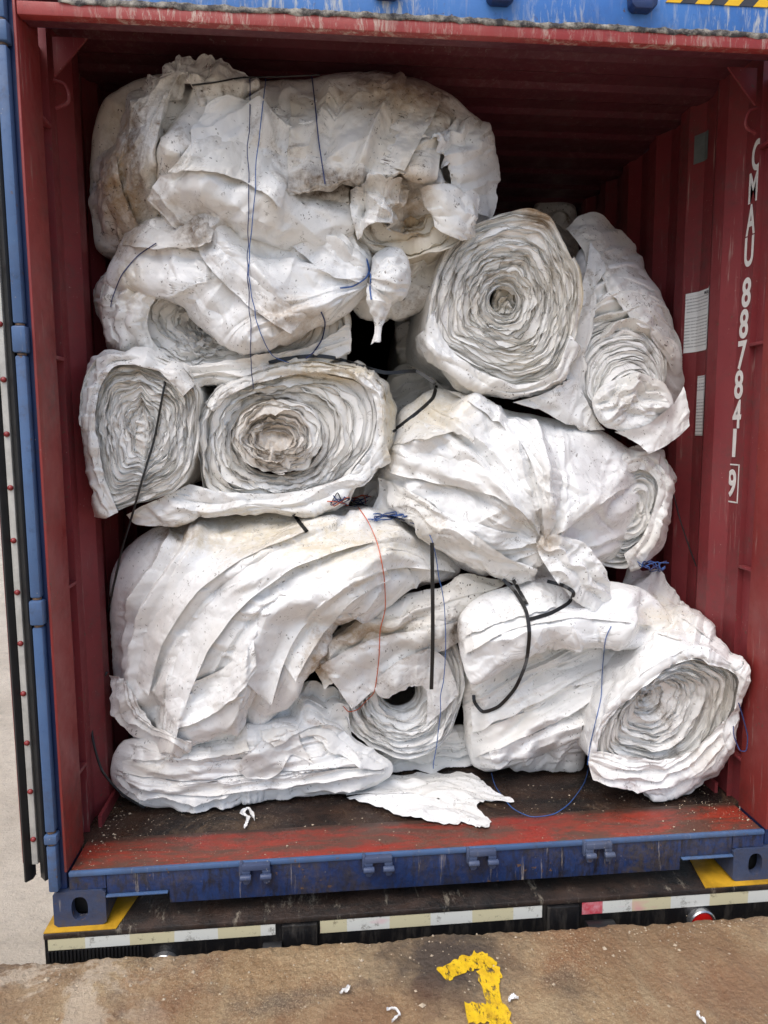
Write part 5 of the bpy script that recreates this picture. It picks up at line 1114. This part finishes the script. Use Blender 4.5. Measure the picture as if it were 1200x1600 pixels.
# ---------- dim rolls farther in
for k, (ol, ce, yy, sd, lab) in enumerate([
    ([(740, 400), (755, 318), (790, 297), (820, 300), (835, 330), (820, 440)], (790, 360), 2.3, 131, 'shaded roll deep inside, just above the upper right roll'),
    ([(830, 400), (835, 320), (870, 305), (900, 325), (905, 400), (860, 440)], (865, 360), 1.9, 136, 'shaded roll deep inside, behind the sheet on the telescoped roll'),
    ([(618, 520), (622, 488), (660, 470), (700, 500), (690, 570), (650, 590), (625, 556)], (660, 525), 1.05, 132, 'shaded roll in the gap left of the upper right roll'),
    ([(600, 600), (625, 568), (680, 570), (730, 600), (740, 660), (660, 680), (605, 650)], (665, 615), 0.95, 133, 'shaded crumpled bundle in the gap under the upper right roll'),
    ([(560, 735), (590, 700), (625, 720), (620, 790), (570, 800), (545, 770)], (590, 755), 0.72, 135, 'grey crumpled bundle in the gap between the middle roll and the tied bundle')]):
    th = thing('film_bundle', lab, 'plastic bundle', base_pt(ce[0], ol[-1][1], yy))
    bundle('wrapped_body', th, M['sheet_dirty'], ol, ce, yy, 0.12, (65, 65), eps=0.06, seed=sd, back=0.5, folds=[('p', [(ce[0]-60, ce[1]), (ce[0], ce[1]-25), (ce[0]+60, ce[1])], 10, 0.02, 90)])

# ---------- torn sheet and scrap on the floor
def flat_scrap(name, label, cat, outline, z, mat, seed, lump=0.02, size=(41, 61), group=None):
    o = catmull(outline, 200, True); c = o.mean(0); ph = np.linspace(0, 2*np.pi, size[1])
    ang = np.arctan2(o[:, 1]-c[1], o[:, 0]-c[0]); rad = np.hypot(*(o-c).T)
    th = np.interp(ph, np.linspace(0, 2*np.pi, 200), np.arange(200)); i = th.astype(int) % 200
    rho = np.linspace(0.02, 1, size[0])[:, None]
    PX = c[0]+rho*(o[i, 0]-c[0])[None, :]; PY = c[1]+rho*(o[i, 1]-c[1])[None, :]
    G = atZ(PX, PY, z)
    jag = noise1(np.arange(size[1])*0.6, seed)*0.012*min(1, (o[:, 0].max()-o[:, 0].min())/200)
    G[..., 2] += lump*(0.55*facet(G[..., 0]*9, G[..., 1]*20, seed)+0.3*facet(G[..., 0]*26, G[..., 1]*40, seed+1)+0.55)*(0.35+0.65*(1-rho**3))
    p = atZ(c[0], c[1], z)
    G[..., 1] += jag[None, :]*rho**8
    ob = grid_obj(name, G, mat, None, 40); tag(ob, label, cat, group); return ob
flat_scrap('torn_sheet', 'torn white film sheet with a ragged right end lying on the container floor', 'plastic sheet', [(541, 1246), (560, 1226), (600, 1214), (680, 1208), (740, 1212), (765, 1232), (803, 1252), (760, 1252), (745, 1262), (768, 1285), (752, 1296), (735, 1288), (700, 1290), (650, 1282), (600, 1264), (560, 1254)], ZS+0.004, M['sheet_clean'], 141, 0.03, (61, 181))
def torn_strip(label, pts, wd, zz, seed, group):
    P = catmull([tuple(atZ(a, b, zz)) for a, b in pts], 31); T = np.gradient(P, axis=0); T /= np.linalg.norm(T, axis=1)[:, None]; Nn = np.stack([-T[:, 1], T[:, 0], 0*T[:, 0]], 1)
    v = np.linspace(-1, 1, 9); G = np.zeros((9, 31, 3)); k = np.arange(31)
    for i, a in enumerate(v):
        w_ = wd*(0.55+0.6*np.abs(noise1(k*0.45+seed*3, seed))+0.35*noise1(k*1.1+seed, seed+1))*np.minimum(1, np.minimum(k, 30-k)*0.25+0.1)
        G[i] = P+Nn*(a*w_)[:, None]; G[i, :, 2] += 0.002+0.007*np.abs(facet(k*0.45+seed, np.full(31, a*1.6), seed+2))+0.004*a*a*(1+noise1(k*0.5, seed+4))
    tag(grid_obj('film_scrap', G, M['sheet_clean'], None, 20), label, 'plastic scrap', group)
for pts, wd, lab in [([(531, 1556), (537, 1549), (541, 1552), (547, 1543)], 0.006, 'small white film scrap on the brown dock, left of the yellow mark'),
    ([(604, 1582), (613, 1578), (624, 1586), (618, 1594), (612, 1600)], 0.004, 'thin white film scrap at the bottom edge of the dock'),
    ([(795, 1568), (802, 1559), (810, 1563)], 0.006, 'white film scrap on the dock beside the yellow mark'),
    ([(1092, 1582), (1090, 1590), (1097, 1595), (1103, 1602)], 0.004, 'curled white film scrap on the right of the dock')]:
    torn_strip(lab, pts, wd, -0.036, 160+len(lab), 'film scraps on the dock')
torn_strip('small torn white scrap on the left of the container floor', [(382, 1298), (384, 1290), (388, 1280), (379, 1272), (388, 1266), (398, 1284)], 0.009, ZS+0.002, 171, None)
# ---------- straps, cords and twine laid on what they touch
BV = BVHTree.FromPolygons([tuple(v) for v in np.concatenate(ALLV)], [tuple(f) for f in np.concatenate(ALLF)])
def on_surface(px, py, gap=0.006, ymax=1.2):
    d = _ray(px, py); d = d/np.linalg.norm(d); h = BV.ray_cast(Vector(CAM), Vector(d))
    if h[0] is None or h[0].y > ymax: return None
    return np.array(h[0])-d*gap
def cord(name, label, cat, pts, mat, r=0.0022, flat=None, gap=0.006, n=60, taut=0.0, group=None, wob=0.0):
    P2 = catmull([q[:2] for q in pts], n); ys = [q[2] if len(q) > 2 else None for q in pts]
    D = []
    for i, (a, b) in enumerate(P2):
        t = i/(n-1)*(len(pts)-1); k = min(int(t), len(pts)-2); f = t-k
        y0, y1 = ys[k], ys[k+1]
        s = on_surface(a, b, gap)
        if y0 is not None and y1 is not None: D.append(y0*(1-f)+y1*f)
        elif s is not None: D.append(s[1])
        else: D.append(np.nan)
    D = np.array(D); ok = ~np.isnan(D); D = np.interp(np.arange(n), np.arange(n)[ok], D[ok]) if ok.any() else np.full(n, 0.3)
    if taut:      # a stretched string bridges the hollows: keep its near side
        for _ in range(int(40*taut)):
            S = D.copy(); S[1:-1] = 0.5*(D[:-2]+D[2:]); D = np.minimum(D, S)
    W = atY(P2[:, 0], P2[:, 1], D)
    if wob: W[:, 0] += wob*noise1(np.arange(n)*0.35+len(label), 91, True); W[:, 2] += wob*noise1(np.arange(n)*0.3+7, 92, True)
    V, F = tube_mesh(W, r, 6, flat)
    o = MB().add(V, F).build(name, mat, None, smooth=None if flat else 60); return tag(o, label, cat, group)
ST = (0.0065, 0.0011)
cord('twine', 'navy twine hanging down the left over the top bundle and the sheet below it', 'twine', [(390, 122), (388, 200), (388, 300), (388, 380), (387, 430), (391, 500), (392, 560), (397, 606)], M['twine_navy'], 0.0017, taut=1, wob=0.004)
cord('twine', 'blue twine hanging beside the navy one, ending in a long curve to the right', 'twine', [(415, 122), (405, 200), (398, 300), (391, 380), (389, 430), (397, 480), (406, 520), (425, 555), (452, 566)], M['twine_blue'], 0.0017, taut=1, wob=0.003)
cord('twine', 'short dark twine over the middle of the top bundle', 'twine', [(487, 118), (492, 160), (498, 220), (508, 288)], M['twine_navy'], 0.0022, taut=0.6)
cord('twine', 'thin black cord lying along the top edge of the top bundle', 'cord', [(300, 133), (340, 128), (380, 121), (440, 120), (500, 117)], M['cable'], 0.0026)
cord('twine', 'bright blue twine tied round the knot at the end of the loose sheet', 'twine', [(532, 450), (552, 447), (572, 434), (577, 420), (573, 405), (579, 432), (578, 450), (580, 468)], M['twine_blue'], 0.0026, gap=0.008)
cord('twine', 'navy twine loop under the loose sheet, left of the dark gap', 'twine', [(502, 488), (508, 505), (503, 530), (490, 550), (478, 560)], M['twine_navy'], 0.0025)
cord('twine', 'faint blue twine curving over the left shoulder of the tied sheet', 'twine', [(244, 380), (215, 400), (190, 430), (176, 465), (173, 480)], M['twine_navy'], 0.0018)
cord('cord', 'black cord running down across the tall left roll', 'cord', [(258, 596), (250, 640), (240, 690), (222, 750), (205, 810), (190, 860), (172, 940, .50), (168, 955, .52)], M['cable'], 0.0042, gap=0.008, taut=0.5)
cord('cord', 'black cord looping along the left wall down to the floor', 'cord', [(168, 1050, .44), (150, 1075, .42), (141, 1110, .38), (146, 1160, .34), (160, 1205, .32), (190, 1240, .33), (225, 1262, .34)], M['cable'], 0.0045)
cord('strap', 'black strap lying on top of the round middle roll', 'strap', [(420, 566), (450, 560), (490, 556), (525, 560), (600, 582, .42), (650, 580, .46), (680, 600, .42)], M['strap'], flat=ST, gap=0.006)
cord('strap', 'curved black strap over the left shoulder of the tied bundle', 'strap', [(682, 602), (676, 622), (655, 642), (632, 660), (614, 674)], M['strap'], flat=ST)
cord('strap', 'straight black strap hanging down in front of the bottom centre roll', 'strap', [(675, 848, .26), (676, 930, .262), (676, 1010, .268), (674, 1077, .28)], M['strap'], flat=(0.0068, 0.0012))
cord('strap', 'long curved black strap hanging over the doubled sheet', 'strap', [(786, 905), (805, 925), (822, 955), (827, 990), (822, 1035), (805, 1075), (780, 1103), (755, 1112), (742, 1098), (740, 1086)], M['strap'], flat=ST, gap=0.012, taut=0.4)
cord('strap', 'bent black strap pointing back towards the tied tail', 'strap', [(826, 968), (860, 958), (888, 942), (896, 926), (880, 915), (855, 908)], M['strap'], flat=ST, gap=0.012)
cord('strap', 'short black strap end beside the long curved one', 'strap', [(802, 906), (812, 924), (823, 944)], M['strap'], flat=ST, gap=0.012)
cord('strap', 'short stub of black strap on the big lower left bundle', 'strap', [(459, 804), (468, 816), (480, 831)], M['strap'], flat=ST)
cord('twine', 'orange twine hanging over the big lower left bundle and the soiled flap', 'twine', [(558, 790), (575, 815), (590, 850), (600, 900), (602, 950), (594, 985), (592, 1030), (585, 1080), (572, 1095), (560, 1108), (545, 1112), (537, 1104)], M['twine_orange'], 0.0018, taut=0.3)
cord('twine', 'blue twine hanging beside the straight black strap to the floor', 'twine', [(640, 815, .34), (668, 830, .29), (678, 850, .27), (690, 920, .27), (696, 990, .28), (692, 1060, .30), (686, 1130, .31), (677, 1200, .34)], M['twine_blue'], 0.0016, wob=0.004)
cord('twine', 'blue twine from the doubled sheet down past the open roll', 'twine', [(955, 978), (946, 1000), (941, 1050), (939, 1090), (930, 1130), (922, 1165), (918, 1195)], M['twine_blue'], 0.0016)
def floor_cord(name, label, pts, mat, r=0.0018):
    W = np.array([atZ(a, b, ZS+r+0.001) for a, b in catmull(pts, 50)]); V, F = tube_mesh(W, r, 6)
    tag(MB().add(V, F).build(name, mat, None, smooth=60), label, 'twine')
floor_cord('twine', 'blue twine curled on the container floor by the torn sheet', [(768, 1208), (775, 1230), (800, 1262), (830, 1276), (865, 1272), (890, 1255), (912, 1225), (920, 1200)], M['twine_blue'])
cord('twine', 'navy twine loop hanging at the right of the open roll', 'twine', [(1154, 1098, .10), (1162, 1125, .09), (1168, 1150, .085), (1166, 1172, .085), (1156, 1172, .09), (1147, 1150, .11), (1146, 1135, .13)], M['twine_navy'], 0.0022)
cord('cord', 'thin black cord hanging on the right wall', 'cord', [(1052, 770, .62), (1062, 810, .58), (1075, 850, .55), (1088, 885, .53)], M['cable'], 0.0026)
def tangle(label, cx, cy, rx, ry, mats, seed, y=None, k=5):
    rng = np.random.default_rng(seed); root = thing('twine_tangle', label, 'twine', base_pt(cx, cy, 0.35 if y is None else y))
    for i in range(k):
        n = 40; a = rng.uniform(0, 6.28); pts = []
        for j in range(7): pts.append((cx+rx*(-1+2*j/6)+rng.normal(0, rx*0.15), cy+ry*(0.5*math.sin(j*0.9+a)+rng.normal(0, 0.3))))
        P2 = catmull(pts, n); W = []
        for p in P2:
            s = on_surface(p[0], p[1], 0.006+0.004*rng.random())
            W.append(s if s is not None else atY(p[0], p[1], 0.4 if y is None else y))
        W = np.array(W); W[1:-1] = (W[:-2]+W[1:-1]+W[2:])/3
        V, F = tube_mesh(W, 0.0019, 5); MB().add(V, F).build('strand', M[mats[i % len(mats)]], root, smooth=60)
tangle('blue twine tangle on the top of the big lower left bundle', 608, 808, 24, 8, ['twine_blue', 'twine_blue', 'twine_navy'], 3, k=6)
tangle('dark tangle of blue and orange twine in the gap under the middle roll', 545, 782, 28, 10, ['twine_navy', 'twine_navy', 'twine_orange', 'cable'], 4, k=7)
tangle('blue twine tuft on the open roll next to the right wall', 1020, 884, 20, 12, ['twine_blue', 'twine_navy'], 5, k=6)
